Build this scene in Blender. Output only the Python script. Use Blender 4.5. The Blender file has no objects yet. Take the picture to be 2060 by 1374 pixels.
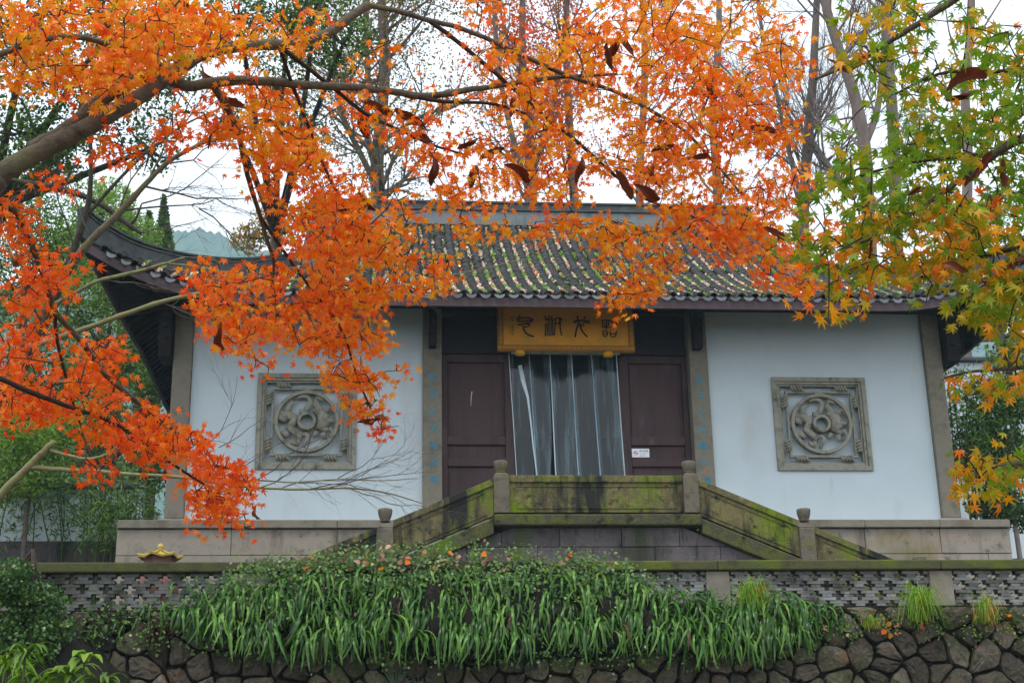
import bpy, bmesh, math, random
import numpy as np
from mathutils import Vector, Matrix

rad = math.radians
S = bpy.context.scene
COL = S.collection
# ------------------------------------------------------------------ camera
F_PX, W_PX, H_PX = 3001.68, 2060.0, 1374.0
CAM = Vector((-3.1834, -24.5558, -5.3616))
YAW, PITCH, ROLL = 0.0911952, 0.33348, -0.02036
_f = Vector((math.sin(YAW) * math.cos(PITCH), math.cos(YAW) * math.cos(PITCH), math.sin(PITCH)))
_r = Vector((math.cos(YAW), -math.sin(YAW), 0))
_u = _r.cross(_f)
RGT = _r * math.cos(ROLL) + _u * math.sin(ROLL)
UPV = -_r * math.sin(ROLL) + _u * math.cos(ROLL)
FWD = _f
cam = bpy.data.cameras.new('camera')
camo = bpy.data.objects.new('camera', cam)
COL.objects.link(camo)
cam.sensor_fit = 'HORIZONTAL'
cam.sensor_width = 36.0
cam.lens = F_PX / W_PX * 36.0
cam.clip_start, cam.clip_end = 0.1, 3000
m = Matrix((RGT, UPV, -FWD)).transposed().to_4x4()
m.translation = CAM
camo.matrix_world = m
S.camera = camo

# ------------------------------------------------------------------ sky, sun, exposure
SUN_EL, SUN_AZ = rad(64), rad(205)      # overcast: a very soft, weak sun behind the camera's left shoulder
world = bpy.data.worlds.new('World')
S.world = world
world.use_nodes = True
wn, wl = world.node_tree.nodes, world.node_tree.links
bgn = wn['Background']
sky = wn.new('ShaderNodeTexSky')
sky.sky_type = 'NISHITA'
sky.sun_disc = False
sky.sun_elevation = SUN_EL
sky.sun_rotation = SUN_AZ
sky.air_density, sky.dust_density, sky.ozone_density = 1.0, 4.0, 1.0
cloud = wn.new('ShaderNodeMix')
cloud.data_type = 'RGBA'
cloud.inputs['Factor'].default_value = 0.86           # closed cloud layer over the clear sky
wl.new(sky.outputs[0], cloud.inputs['A'])
cloud.inputs['B'].default_value = (11.6, 12.0, 12.7, 1)
wl.new(cloud.outputs['Result'], bgn.inputs['Color'])
bgn.inputs['Strength'].default_value = 0.1
sl = bpy.data.lights.new('sun', 'SUN')
sl.energy = 1.5
sl.angle = rad(25)
sl.color = (1.0, 0.97, 0.92)
so = bpy.data.objects.new('sun', sl)
COL.objects.link(so)
_sd = Vector((math.sin(SUN_AZ) * math.cos(SUN_EL), math.cos(SUN_AZ) * math.cos(SUN_EL), math.sin(SUN_EL)))
so.rotation_euler = _sd.to_track_quat('Z', 'Y').to_euler()
S.view_settings.view_transform = 'Standard'
S.view_settings.look = 'None'
S.view_settings.gamma = 1
S.view_settings.exposure = 0.55
S.view_settings.use_curve_mapping = False
S.cycles.use_denoising = True
S.cycles.max_bounces = 8
S.cycles.transparent_max_bounces = 16
S.cycles.volume_bounces = 1

rng = np.random.default_rng(11)
rnd = random.Random(5)

# ------------------------------------------------------------------ pixel -> place helpers (photograph pixels)
def ray(x, y):
    return FWD + RGT * ((x - 1030) / F_PX) + UPV * ((687 - y) / F_PX)
def at(x, y, Y):
    d = ray(x, y)
    return CAM + d * ((Y - CAM.y) / d.y)
def atD(x, y, D):
    return CAM + ray(x, y) * D

# ------------------------------------------------------------------ materials
MATS = {}
def mat(name, cols, scale=6.0, detail=6.0, rough=0.8, bump=0.25, bscale=40.0, stretch=(1, 1, 1), spec=0.3,
        spots=None, pos=None, rand=0.0, metallic=0.0):
    """procedural surface: noise -> colour ramp, fine bump; spots = list of (colour, noise scale, low, high, stretch)"""
    if name in MATS:
        return MATS[name]
    M = bpy.data.materials.new(name)
    MATS[name] = M
    M.use_nodes = True
    n, l = M.node_tree.nodes, M.node_tree.links
    b = n['Principled BSDF']
    b.inputs['Roughness'].default_value = rough
    b.inputs['Specular IOR Level'].default_value = spec
    b.inputs['Metallic'].default_value = metallic
    geo = n.new('ShaderNodeNewGeometry')
    def mapped(st):
        v = n.new('ShaderNodeVectorMath'); v.operation = 'MULTIPLY'
        l.new(geo.outputs['Position'], v.inputs[0]); v.inputs[1].default_value = st
        return v.outputs[0]
    def noise(sc, st, det=detail):
        t = n.new('ShaderNodeTexNoise')
        t.inputs['Scale'].default_value = sc
        t.inputs['Detail'].default_value = det
        t.inputs['Roughness'].default_value = 0.62
        l.new(mapped(st), t.inputs['Vector'])
        return t.outputs[0]
    rp = n.new('ShaderNodeValToRGB')
    l.new(noise(scale, stretch), rp.inputs[0])
    k = len(cols)
    ps = pos or [0.3 + 0.4 * i / max(1, k - 1) for i in range(k)]
    el = rp.color_ramp.elements
    while len(el) < k:
        el.new(0.5)
    for i in range(k):
        el[i].position = ps[i]
        el[i].color = (*cols[i], 1)
    c = rp.outputs[0]
    for sp in (spots or []):
        col, sc, lo, hi, st = sp
        mr = n.new('ShaderNodeMapRange')
        mr.inputs['From Min'].default_value = lo
        mr.inputs['From Max'].default_value = hi
        l.new(noise(sc, st), mr.inputs['Value'])
        mx = n.new('ShaderNodeMix'); mx.data_type = 'RGBA'
        l.new(mr.outputs[0], mx.inputs['Factor'])
        l.new(c, mx.inputs['A'])
        mx.inputs['B'].default_value = (*col, 1)
        c = mx.outputs['Result']
    if rand:
        oi = n.new('ShaderNodeObjectInfo')
        mr = n.new('ShaderNodeMapRange')
        mr.inputs['To Min'].default_value = 1 - rand
        mr.inputs['To Max'].default_value = 1 + rand
        l.new(oi.outputs['Random'], mr.inputs['Value'])
        mx = n.new('ShaderNodeVectorMath'); mx.operation = 'SCALE'
        l.new(c, mx.inputs[0]); l.new(mr.outputs[0], mx.inputs['Scale'])
        c = mx.outputs[0]
    l.new(c, b.inputs['Base Color'])
    if bump:
        bp = n.new('ShaderNodeBump')
        bp.inputs['Strength'].default_value = bump
        bp.inputs['Distance'].default_value = 0.02
        l.new(noise(bscale, stretch), bp.inputs['Height'])
        l.new(bp.outputs[0], b.inputs['Normal'])
    return M

def leafmat(name, cols, trans=0.45, rough=0.5, gloss=0.022):
    """thin leaf: diffuse + translucent + a little sheen; colour picked per leaf"""
    if name in MATS:
        return MATS[name]
    M = bpy.data.materials.new(name)
    MATS[name] = M
    M.use_nodes = True
    n, l = M.node_tree.nodes, M.node_tree.links
    n.remove(n['Principled BSDF'])
    out = n['Material Output']
    geo = n.new('ShaderNodeNewGeometry')
    oi = n.new('ShaderNodeObjectInfo')
    ad = n.new('ShaderNodeMath'); ad.operation = 'ADD'
    l.new(geo.outputs['Random Per Island'], ad.inputs[0]); l.new(oi.outputs['Random'], ad.inputs[1])
    fr = n.new('ShaderNodeMath'); fr.operation = 'FRACT'
    l.new(ad.outputs[0], fr.inputs[0])
    rp = n.new('ShaderNodeValToRGB')
    l.new(fr.outputs[0], rp.inputs[0])
    el = rp.color_ramp.elements
    while len(el) < len(cols):
        el.new(0.5)
    for i, c in enumerate(cols):
        el[i].position = i / max(1, len(cols) - 1)
        el[i].color = (*c, 1)
    nz = n.new('ShaderNodeTexNoise'); nz.inputs['Scale'].default_value = 60
    l.new(geo.outputs['Position'], nz.inputs['Vector'])
    mr = n.new('ShaderNodeMapRange')
    mr.inputs['To Min'].default_value = 0.7; mr.inputs['To Max'].default_value = 1.3
    l.new(nz.outputs[0], mr.inputs['Value'])
    sc = n.new('ShaderNodeVectorMath'); sc.operation = 'SCALE'
    l.new(rp.outputs[0], sc.inputs[0]); l.new(mr.outputs[0], sc.inputs['Scale'])
    d = n.new('ShaderNodeBsdfDiffuse'); t = n.new('ShaderNodeBsdfTranslucent')
    g = n.new('ShaderNodeBsdfGlossy'); g.inputs['Roughness'].default_value = rough
    l.new(sc.outputs[0], d.inputs[0]); l.new(sc.outputs[0], t.inputs[0])
    m1 = n.new('ShaderNodeMixShader'); m1.inputs[0].default_value = trans
    l.new(d.outputs[0], m1.inputs[1]); l.new(t.outputs[0], m1.inputs[2])
    m2 = n.new('ShaderNodeMixShader'); m2.inputs[0].default_value = gloss
    l.new(m1.outputs[0], m2.inputs[1]); l.new(g.outputs[0], m2.inputs[2])
    l.new(m2.outputs[0], out.inputs['Surface'])
    return M

V1 = (1, 1, 1)
STREAK = (1, 1, 0.18)
M_WHITE = mat('whitewash', [(.45, .535, .575), (.50, .585, .625)], 1.2, rough=.95, bump=.10, bscale=25,
              spots=[((.40, .42, .41), 1.0, .56, .85, (1, 1, .35)), ((.36, .38, .37), 5.0, .64, .84, (1, 1, .12))])
M_PIER = mat('pier_stone', [(.13, .12, .092), (.20, .185, .145), (.155, .145, .115)], 5, detail=9, rough=.9, bump=.5, bscale=60,
             spots=[((.10, .085, .06), 1.6, .55, .75, (1, 1, .3))])
M_PLINTH = mat('plinth_stone', [(.19, .17, .135), (.28, .25, .205), (.22, .20, .17)], 2.4, detail=9, rough=.9, bump=.45, bscale=50, rand=.1,
               spots=[((.33, .19, .12), .55, .56, .75, V1), ((.12, .105, .08), 2.2, .54, .70, STREAK), ((.10, .09, .07), 6, .58, .72, V1), ((.16, .15, .06), 1.1, .58, .75, V1)])
M_BAL = mat('mossy_rail_stone', [(.055, .05, .028), (.15, .13, .055), (.085, .075, .035), (.20, .17, .075)], 4.5, detail=9, rough=.95, bump=.9, bscale=38,
            spots=[((.12, .165, .008), 1.7, .48, .62, (1, 1, .6)), ((.10, .065, .02), 2.6, .58, .72, (1, 1, .5)), ((.016, .016, .015), 2.2, .52, .62, (1, 1, .22)), ((.018, .018, .015), 7, .56, .68, V1), ((.22, .22, .19), 17, .68, .74, V1)])
M_POST = mat('post_stone', [(.06, .052, .04), (.13, .115, .085), (.08, .07, .055)], 6, rough=.95, bump=.8, bscale=50,
             spots=[((.11, .115, .03), 2.5, .54, .7, V1), ((.035, .032, .03), 3.0, .56, .68, STREAK)])
M_BLOCK = mat('stair_wall_stone', [(.04, .035, .038), (.095, .082, .088), (.06, .052, .055)], 4, detail=9, rough=.95, bump=.9, bscale=36, rand=.25,
              spots=[((.03, .035, .02), 1.4, .5, .68, STREAK), ((.05, .08, .006), 1.1, .58, .68, (1, 1, .5)), ((.015, .014, .014), 5, .56, .68, STREAK), ((.3, .3, .3), 16, .71, .77, V1)])
M_SLAB = mat('mossy_slab', [(.03, .032, .018), (.075, .085, .016), (.05, .045, .032), (.09, .10, .03)], 5, detail=9, rough=.95, bump=.9, bscale=40,
             spots=[((.065, .115, .005), 1.6, .55, .66, V1), ((.013, .013, .011), 4, .56, .66, V1)])
M_TILE = mat('roof_tile', [(.022, .023, .024), (.050, .052, .052), (.032, .034, .033)], 9, rough=.85, bump=.6, bscale=70, rand=.45,
             spots=[((.05, .065, .022), 1.3, .56, .74, V1)])
M_PAN = mat('roof_valley', [(.025, .025, .022), (.05, .045, .035)], 10, rough=.9, bump=.3)
M_DRIP = mat('drip_tile', [(.03, .036, .045), (.07, .08, .10)], 14, rough=.5, bump=.4, rand=.6, spec=.5)
M_RIDGE = mat('ridge_stucco', [(.075, .09, .095), (.16, .18, .185), (.11, .125, .13)], 3, rough=.9, bump=.25, stretch=(1, 1, .4))
M_RIDGED = mat('ridge_cap', [(.035, .04, .042), (.075, .085, .085)], 4, rough=.9, bump=.35)
M_FASCIA = mat('purple_board', [(.060, .042, .048), (.088, .065, .074)], 5, rough=.8, bump=.15, stretch=(.2, 1, 1))
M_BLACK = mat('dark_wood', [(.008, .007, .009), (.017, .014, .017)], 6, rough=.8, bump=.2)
M_DOOR = mat('door_wood', [(.034, .017, .019), (.058, .030, .032), (.044, .022, .025)], 5, detail=9, rough=.6, bump=.3, stretch=(1, 1, .12), spec=.3,
             spots=[((.10, .075, .08), 3.5, .60, .74, (1, 1, .25)), ((.018, .012, .014), 2.2, .58, .75, (1, 1, .3))])
M_LINTEL = mat('lintel_wood', [(.014, .011, .016), (.026, .020, .028)], 3, rough=.7, bump=.12)
M_CARVE = mat('window_stone', [(.16, .16, .13), (.27, .27, .22), (.21, .205, .165)], 6, rough=.9, bump=.35, bscale=70,
              spots=[((.09, .082, .065), 4, .55, .7, V1)])
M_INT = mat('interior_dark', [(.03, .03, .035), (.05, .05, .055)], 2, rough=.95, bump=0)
M_BARK = mat('maple_bark', [(.035, .027, .02), (.115, .092, .065), (.07, .056, .04)], 14, rough=.9, bump=.6, bscale=60,
             spots=[((.12, .12, .055), 5, .55, .7, V1)])
M_TWIG = mat('maple_twig', [(.03, .016, .01), (.055, .03, .02)], 20, rough=.85, bump=.2)
M_MOSSB = mat('mossy_bark', [(.10, .085, .05), (.20, .175, .09), (.15, .14, .06)], 12, rough=.9, bump=.5,
              spots=[((.16, .19, .06), 6, .5, .65, V1)])
M_BARET = mat('bare_tree_bark', [(.045, .036, .025), (.13, .105, .06), (.08, .065, .04)], 12, rough=.9, bump=.6,
              spots=[((.11, .12, .04), 6, .54, .68, V1)])
M_DARKB = mat('dark_bark', [(.03, .024, .02), (.07, .055, .045)], 12, rough=.9, bump=.5)
M_GREYB = mat('grey_bark', [(.10, .09, .08), (.20, .17, .15), (.14, .12, .105)], 9, rough=.9, bump=.4, stretch=(1, 1, .4))
M_PALEB = mat('pale_bark', [(.17, .13, .115), (.29, .235, .21)], 8, rough=.9, bump=.3, stretch=(1, 1, .3))
M_BRICK = mat('grey_brick', [(.09, .095, .095), (.19, .195, .19), (.13, .13, .12)], 9, rough=.9, bump=.4, rand=.35,
              spots=[((.05, .055, .04), 3.0, .5, .66, V1), ((.34, .33, .30), 7, .62, .7, V1)])
M_CAP = mat('mossy_cap', [(.035, .037, .022), (.07, .075, .025), (.05, .045, .035)], 4, rough=.95, bump=.6, bscale=50,
            spots=[((.085, .12, .008), 1.6, .5, .64, V1)])
M_PILL = mat('wall_pillar', [(.14, .13, .105), (.22, .205, .165)], 5, rough=.9, bump=.3,
             spots=[((.12, .08, .055), 1.2, .52, .66, V1)])
M_STONE = mat('field_stone', [(.03, .026, .02), (.10, .083, .06), (.055, .05, .038), (.125, .105, .08)], 8, detail=9, rough=.9, bump=1.0, bscale=30, rand=.55,
              spots=[((.035, .05, .014), 2.4, .52, .68, V1), ((.09, .05, .022), 3.2, .58, .70, V1), ((.012, .011, .009), 6, .56, .68, V1), ((.36, .38, .36), 15, .72, .78, V1)])
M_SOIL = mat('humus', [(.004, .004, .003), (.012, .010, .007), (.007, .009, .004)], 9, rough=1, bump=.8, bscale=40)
M_GROUND = mat('ground_soil', [(.05, .045, .03), (.09, .08, .05), (.06, .075, .03)], 2, rough=1, bump=.5)
M_PAVE = mat('court_paving', [(.06, .06, .045), (.10, .095, .075)], 2, rough=.95, bump=.3)
M_GOLD = mat('plaque_gold', [(.64, .26, .010), (.74, .33, .012)], 5, rough=.55, bump=.06, spec=.4, spots=[((.44, .25, .012), 2, .5, .7, V1)])
M_GOLDF = mat('plaque_border', [(.20, .085, .015), (.32, .15, .025)], 22, rough=.6, bump=.2)
M_INK = mat('ink', [(.012, .010, .009), (.02, .017, .015)], 10, rough=.6, bump=0)
M_BLUE = mat('blue_paint', [(.05, .22, .33), (.08, .30, .38)], 30, rough=.8, bump=0, spots=[((.2, .22, .2), 30, .58, .7, V1)])
M_RED = mat('red_paint', [(.5, .10, .06), (.6, .14, .08)], 30, rough=.8, bump=0)
M_SIGNW = mat('sign_white', [(.72, .76, .84), (.78, .82, .88)], 6, rough=.4, bump=0)
M_SIGNR = mat('sign_red', [(.42, .08, .12), (.48, .1, .14)], 6, rough=.5, bump=0)
M_YTILE = mat('yellow_glaze', [(.30, .22, .03), (.48, .36, .06)], 12, rough=.35, bump=.25, spec=.5)
M_RBROWN = mat('burner_iron', [(.11, .045, .04), (.16, .07, .055)], 9, rough=.75, bump=.25)

# ------------------------------------------------------------------ mesh helpers
class MB:
    def __init__(s):
        s.v, s.f, s.m = [], [], []
        s.sm = []
    def add(s, vs, fs, mi=0, smooth=False):
        o = len(s.v)
        s.v.extend([tuple(p) for p in vs])
        for f in fs:
            s.f.append(tuple(i + o for i in f)); s.m.append(mi); s.sm.append(smooth)
    def box(s, x0, x1, y0, y1, z0, z1, mi=0):
        vs = [(x, y, z) for z in (z0, z1) for y in (y0, y1) for x in (x0, x1)]
        s.add(vs, [(0, 2, 3, 1), (4, 5, 7, 6), (0, 1, 5, 4), (2, 6, 7, 3), (0, 4, 6, 2), (1, 3, 7, 5)], mi)
    def prism(s, poly, y0, y1, mi=0):
        """polygon in x,z (counter-clockwise seen from the front, -y) extruded from y0 (front) to y1"""
        n = len(poly)
        vs = [(x, y0, z) for x, z in poly] + [(x, y1, z) for x, z in poly]
        fs = [tuple(range(n)), tuple(range(2 * n - 1, n - 1, -1))]
        fs += [(i + n, (i + 1) % n + n, (i + 1) % n, i) for i in range(n)]
        s.add(vs, fs, mi)
    def tube(s, pts, rs, n=6, mi=0, flat=1.0, cap=True):
        pts = [Vector(p) for p in pts]
        if not hasattr(rs, '__len__'):
            rs = [rs] * len(pts)
        if len(rs) != len(pts):
            rs = np.interp(np.linspace(0, 1, len(pts)), np.linspace(0, 1, len(rs)), rs)
        vs, fs = [], []
        prev = None
        for i, p in enumerate(pts):
            t = (pts[min(i + 1, len(pts) - 1)] - pts[max(i - 1, 0)])
            if t.length < 1e-9:
                t = Vector((0, 0, 1))
            t.normalize()
            if prev is None:
                a = Vector((0, 1, 0)) if abs(t.y) < .9 else Vector((1, 0, 0))
                nx = t.cross(a).normalized()
            else:
                nx = (prev - t * prev.dot(t))
                nx = nx.normalized() if nx.length > 1e-6 else t.orthogonal().normalized()
            prev = nx
            ny = t.cross(nx)
            for k in range(n):
                a = 2 * math.pi * k / n
                vs.append(p + nx * (math.cos(a) * rs[i]) + ny * (math.sin(a) * rs[i] * flat))
        for i in range(len(pts) - 1):
            for k in range(n):
                fs.append((i * n + k, i * n + (k + 1) % n, (i + 1) * n + (k + 1) % n, (i + 1) * n + k))
        if cap:
            fs.append(tuple(range(n - 1, -1, -1)))
            fs.append(tuple((len(pts) - 1) * n + k for k in range(n)))
        s.add(vs, fs, mi, True)
    def lathe(s, c, prof, n=12, mi=0, smooth=True, rot=0.0):
        vs, fs = [], []
        for r_, z in prof:
            for k in range(n):
                a = 2 * math.pi * k / n + rot
                vs.append((c[0] + r_ * math.cos(a), c[1] + r_ * math.sin(a), c[2] + z))
        for i in range(len(prof) - 1):
            for k in range(n):
                fs.append((i * n + k, i * n + (k + 1) % n, (i + 1) * n + (k + 1) % n, (i + 1) * n + k))
        fs.append(tuple(range(n - 1, -1, -1)))
        fs.append(tuple((len(prof) - 1) * n + k for k in range(n)))
        s.add(vs, fs, mi, smooth)
    def mesh(s, name, mats):
        me = bpy.data.meshes.new(name)
        me.from_pydata(s.v, [], s.f)
        for M in (mats if isinstance(mats, (list, tuple)) else [mats]):
            me.materials.append(M)
        me.polygons.foreach_set('material_index', s.m)
        me.polygons.foreach_set('use_smooth', s.sm)
        me.update()
        return me
    def build(s, name, mats, parent=None, bevel=0, **tags):
        o = bpy.data.objects.new(name, s.mesh(name, mats))
        return link(o, parent, bevel, **tags)

def link(o, parent=None, bevel=0, label=None, cat=None, group=None, kind=None):
    COL.objects.link(o)
    if parent is not None:
        o.parent = parent
        o.matrix_parent_inverse = mw(parent).inverted()
    if bevel:
        b = o.modifiers.new('bevel', 'BEVEL'); b.width = bevel; b.segments = 2; b.limit_method = 'ANGLE'
    if label: o['label'] = label
    if cat: o['category'] = cat
    if group: o['group'] = group
    if kind: o['kind'] = kind
    return o
def mw(o):
    if o.parent is None:
        return o.matrix_basis.copy()
    return mw(o.parent) @ o.matrix_parent_inverse @ o.matrix_basis
def thing(name, loc, label, cat, group=None):
    o = bpy.data.objects.new(name, None)
    o.empty_display_size = .2
    o.location = loc
    return link(o, label=label, cat=cat, group=group)
def inst(name, me, M4, parent, **tags):
    o = bpy.data.objects.new(name, me)
    link(o, parent, **tags)
    o.matrix_basis = M4
    return o

def fast_mesh(name, V, Fc, mats, midx=None, smooth=False):
    """V (n,3), Fc (k,c) equal-sized faces"""
    me = bpy.data.meshes.new(name)
    n, (k, c) = len(V), Fc.shape
    me.vertices.add(n); me.vertices.foreach_set('co', np.ascontiguousarray(V, dtype=np.float32).ravel())
    me.loops.add(k * c); me.loops.foreach_set('vertex_index', np.ascontiguousarray(Fc, dtype=np.int32).ravel())
    me.polygons.add(k); me.polygons.foreach_set('loop_start', np.arange(0, k * c, c, dtype=np.int32))
    for M in mats: me.materials.append(M)
    if midx is not None: me.polygons.foreach_set('material_index', np.ascontiguousarray(midx, dtype=np.int32))
    me.update(calc_edges=True)
    if smooth: me.polygons.foreach_set('use_smooth', np.ones(k, dtype=bool))
    return me
def scatter(tv, tf, R, T, sc):
    """copies of template (tv, tf) by rotations R (n,3,3), places T (n,3), scales sc (n,)"""
    n = len(T)
    V = np.einsum('nij,vj->nvi', R * np.asarray(sc)[:, None, None], tv) + np.asarray(T)[:, None, :]
    Fc = tf[None] + (np.arange(n) * len(tv))[:, None, None]
    return V.reshape(-1, 3), Fc.reshape(-1, tf.shape[1])
def unit(a):
    return a / np.maximum(np.linalg.norm(a, axis=-1, keepdims=True), 1e-9)
def rots(nrm, tip):
    """rotation whose z is nrm and y is close to tip"""
    z = unit(nrm); x = unit(np.cross(tip, z)); y = np.cross(z, x)
    return np.stack([x, y, z], axis=-1)
def randrot(n, nz=None, g=rng):
    nr = g.normal(size=(n, 3))
    if nz is not None: nr = unit(nr) + np.asarray(nz)
    return rots(nr, g.normal(size=(n, 3)))
QUAD_V = np.array([(0, -.5, 0), (.27, 0, .05), (0, .5, 0), (-.27, 0, .05)])
QUAD_F = np.array([(0, 1, 2, 3)])
def smooth_noise(P, sc, seed=0):
    """cheap value noise in [0,1] from a few sines"""
    g = np.random.default_rng(seed)
    v = np.zeros(len(P))
    for _ in range(6):
        k = g.normal(size=3) * sc
        v += np.sin(P @ k + g.uniform(0, 6.28))
    return .5 + v / 6

# ------------------------------------------------------------------ haze, ground, court, hills
hz = MB(); hz.box(-1150, 1150, -62, 1060, -7.96, 420)
HAZE = hz.build('haze', [], kind='stuff', label='thin misty air over the valley', cat='haze')
hm = bpy.data.materials.new('haze_air'); hm.use_nodes = True
hn = hm.node_tree.nodes; hn.remove(hn['Principled BSDF'])
pv = hn.new('ShaderNodeVolumePrincipled')
pv.inputs['Color'].default_value = (.60, .84, 1, 1)
pv.inputs['Density'].default_value = 0.00048
pv.inputs['Anisotropy'].default_value = 0.0
hm.node_tree.links.new(pv.outputs[0], hn['Material Output'].inputs['Volume'])
HAZE.data.materials.append(hm)

g = MB(); g.add([(-1100, -60, -6.96), (1100, -60, -6.96), (1100, -9.3, -6.96), (-1100, -9.3, -6.96)], [(0, 1, 2, 3)])
g.build('ground', M_GROUND, kind='structure')
g = MB(); g.add([(-60, -9.3, -2.95), (60, -9.3, -2.95), (60, 16, -2.95), (-60, 16, -2.95)], [(0, 1, 2, 3)])
g.build('courtyard', M_PAVE, kind='structure')
def heightfield(name, x0, x1, y0, y1, nx, ny, fn, M):
    xs, ys = np.linspace(x0, x1, nx), np.linspace(y0, y1, ny)
    X, Y = np.meshgrid(xs, ys)
    P = np.stack([X.ravel(), Y.ravel(), fn(X.ravel(), Y.ravel())], 1)
    i = np.arange((nx - 1) * (ny - 1)); r_, c_ = i // (nx - 1), i % (nx - 1)
    a = r_ * nx + c_
    Fc = np.stack([a, a + 1, a + nx + 1, a + nx], 1)
    o = bpy.data.objects.new(name, fast_mesh(name, P, Fc, [M], smooth=True))
    return link(o, kind='structure'), P
M_SLOPE = mat('wooded_slope', [(.02, .035, .012), (.05, .07, .02), (.035, .045, .018)], .6, rough=1, bump=.6)
def hs(X, Y):
    P = np.stack([X, Y, 0 * X], 1)
    side = np.clip((np.abs(X + 2) - 14) / 20, 0, 1)
    return -2.95 + np.clip((Y - 14) / 110, 0, 1.2) * (13 + 26 * side * np.where(X < 0, 1, .4)) + 1.2 * (smooth_noise(P, .12, 3) - .5)
heightfield('hillside', -160, 160, 14, 150, 90, 50, hs, M_SLOPE)
M_FAR = mat('far_forest', [(.018, .045, .03), (.05, .09, .045), (.03, .06, .04)], .12, rough=1, bump=0)
HK = 2.9
def fh(X, Y):
    x, y = X / HK, Y / HK
    P = np.stack([x, y, 0 * x], 1)
    ridge = 70.5 + 18 * np.exp(-((x + 29) / 22.) ** 2) + 15 * np.exp(-((x - 68) / 26.) ** 2) + 10 * np.exp(-((x + 150) / 60.) ** 2)
    ridge = ridge + 9 * (smooth_noise(P * [1, .2, 1], .06, 8) - .5)
    prof = np.exp(-((y - 225) / 48.) ** 2)
    crowns = .9 * (smooth_noise(P, 1.5, 5) - .5) + 1.1 * (smooth_noise(P, .7, 6) - .5) + .9 * (smooth_noise(P, 3.2, 7) - .5)
    return HK * (-3 + (ridge + 12) * prof + crowns * 1.2)
heightfield('hill', -1000, 1000, 440, 960, 1100, 90, fh, M_FAR)

# ------------------------------------------------------------------ the temple hall
HALL = thing('temple_hall', (0, 0, -2.95), 'white walled temple hall with upturned grey tiled roof and purple doors', 'temple')
FRONT = 0.0
WX, WW, WZT, WZB = 4.4616, 1.687, 2.526, 0.893       # square stone windows: centre, width, top, bottom
BX0, BX1 = 2.5, 6.42                                  # whitewashed bays
ZTOP = 3.95

# plinth with its slabs
pl = MB(); pl.box(-7.38, 7.38, -.36, 9.3, -2.95, -.23)
plo = pl.build('plinth', M_PLINTH, HALL)
zc = [-.232, -.66, -1.12, -1.7, -2.3, -2.95]
slab_x = [-7.42, -5.6, -3.9, -2.0, -.2, 1.5, 3.3, 4.9, 6.2, 7.42]
for ci in range(5):
    off = 0 if ci % 2 == 0 else .8
    for k in range(len(slab_x) - 1):
        a = slab_x[k] + (off if k else 0); b_ = slab_x[k + 1] + (off if k < len(slab_x) - 2 else 0)
        sb = MB(); d = rnd.uniform(0, .012)
        sb.box(a + .004, b_ - .004, -.42 - d, -.362, zc[ci + 1] + .005, zc[ci] - .003)
        sb.build('stone_slab', M_PLINTH, plo, bevel=.008)
for k in range(len(slab_x) - 1):
    sb = MB(); sb.box(slab_x[k] + .003, slab_x[k + 1] - .003, -.50, 9.3 if k in (0, 8) else .6, -.225, -.09 - rnd.uniform(0, .004))
    sb.build('coping_stone', M_PIER, plo, bevel=.012)
for a, b_ in ((-6.42, -2.5), (2.5, 6.42)):
    sl_ = MB(); sl_.box(a, b_, -.05, .3, -.086, -.002); sl_.build('wall_sill', M_PIER, HALL, bevel=.01)
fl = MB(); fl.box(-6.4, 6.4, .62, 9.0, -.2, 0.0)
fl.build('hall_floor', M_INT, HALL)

# side, back and inner walls of the hall, ceiling
for sx in (-1, 1):
    w = MB(); a, b_ = sorted((sx * 6.46, sx * 6.76)); w.box(a, b_, .33, 9.0, -.088, ZTOP)
    w.build('side_wall', M_WHITE, HALL)
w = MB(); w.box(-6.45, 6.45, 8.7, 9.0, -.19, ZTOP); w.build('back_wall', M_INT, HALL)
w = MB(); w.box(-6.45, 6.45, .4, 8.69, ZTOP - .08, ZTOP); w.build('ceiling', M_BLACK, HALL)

# whitewashed front walls with a real square opening behind each carved window
def holed_wall(x0, x1, z0, z1, hx0, hx1, hz0, hz1, y0, y1):
    b = MB()
    xs, zs = [x0, hx0, hx1, x1], [z0, hz0, hz1, z1]
    for y, flip in ((y0, False), (y1, True)):
        vs = [(x, y, z) for z in zs for x in xs]
        fs = []
        for r_ in range(3):
            for c_ in range(3):
                if r_ == 1 and c_ == 1: continue
                q = (r_ * 4 + c_, r_ * 4 + c_ + 1, r_ * 4 + c_ + 5, r_ * 4 + c_ + 4)
                fs.append(q[::-1] if flip else q)
        b.add(vs, fs)
    for (a0, c0), (a1, c1) in (((hx0, hz0), (hx1, hz0)), ((hx1, hz0), (hx1, hz1)), ((hx1, hz1), (hx0, hz1)), ((hx0, hz1), (hx0, hz0))):
        b.add([(a0, y0, c0), (a1, y0, c1), (a1, y1, c1), (a0, y1, c0)], [(0, 1, 2, 3)])
    return b
CZ = (WZT + WZB) / 2
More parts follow.
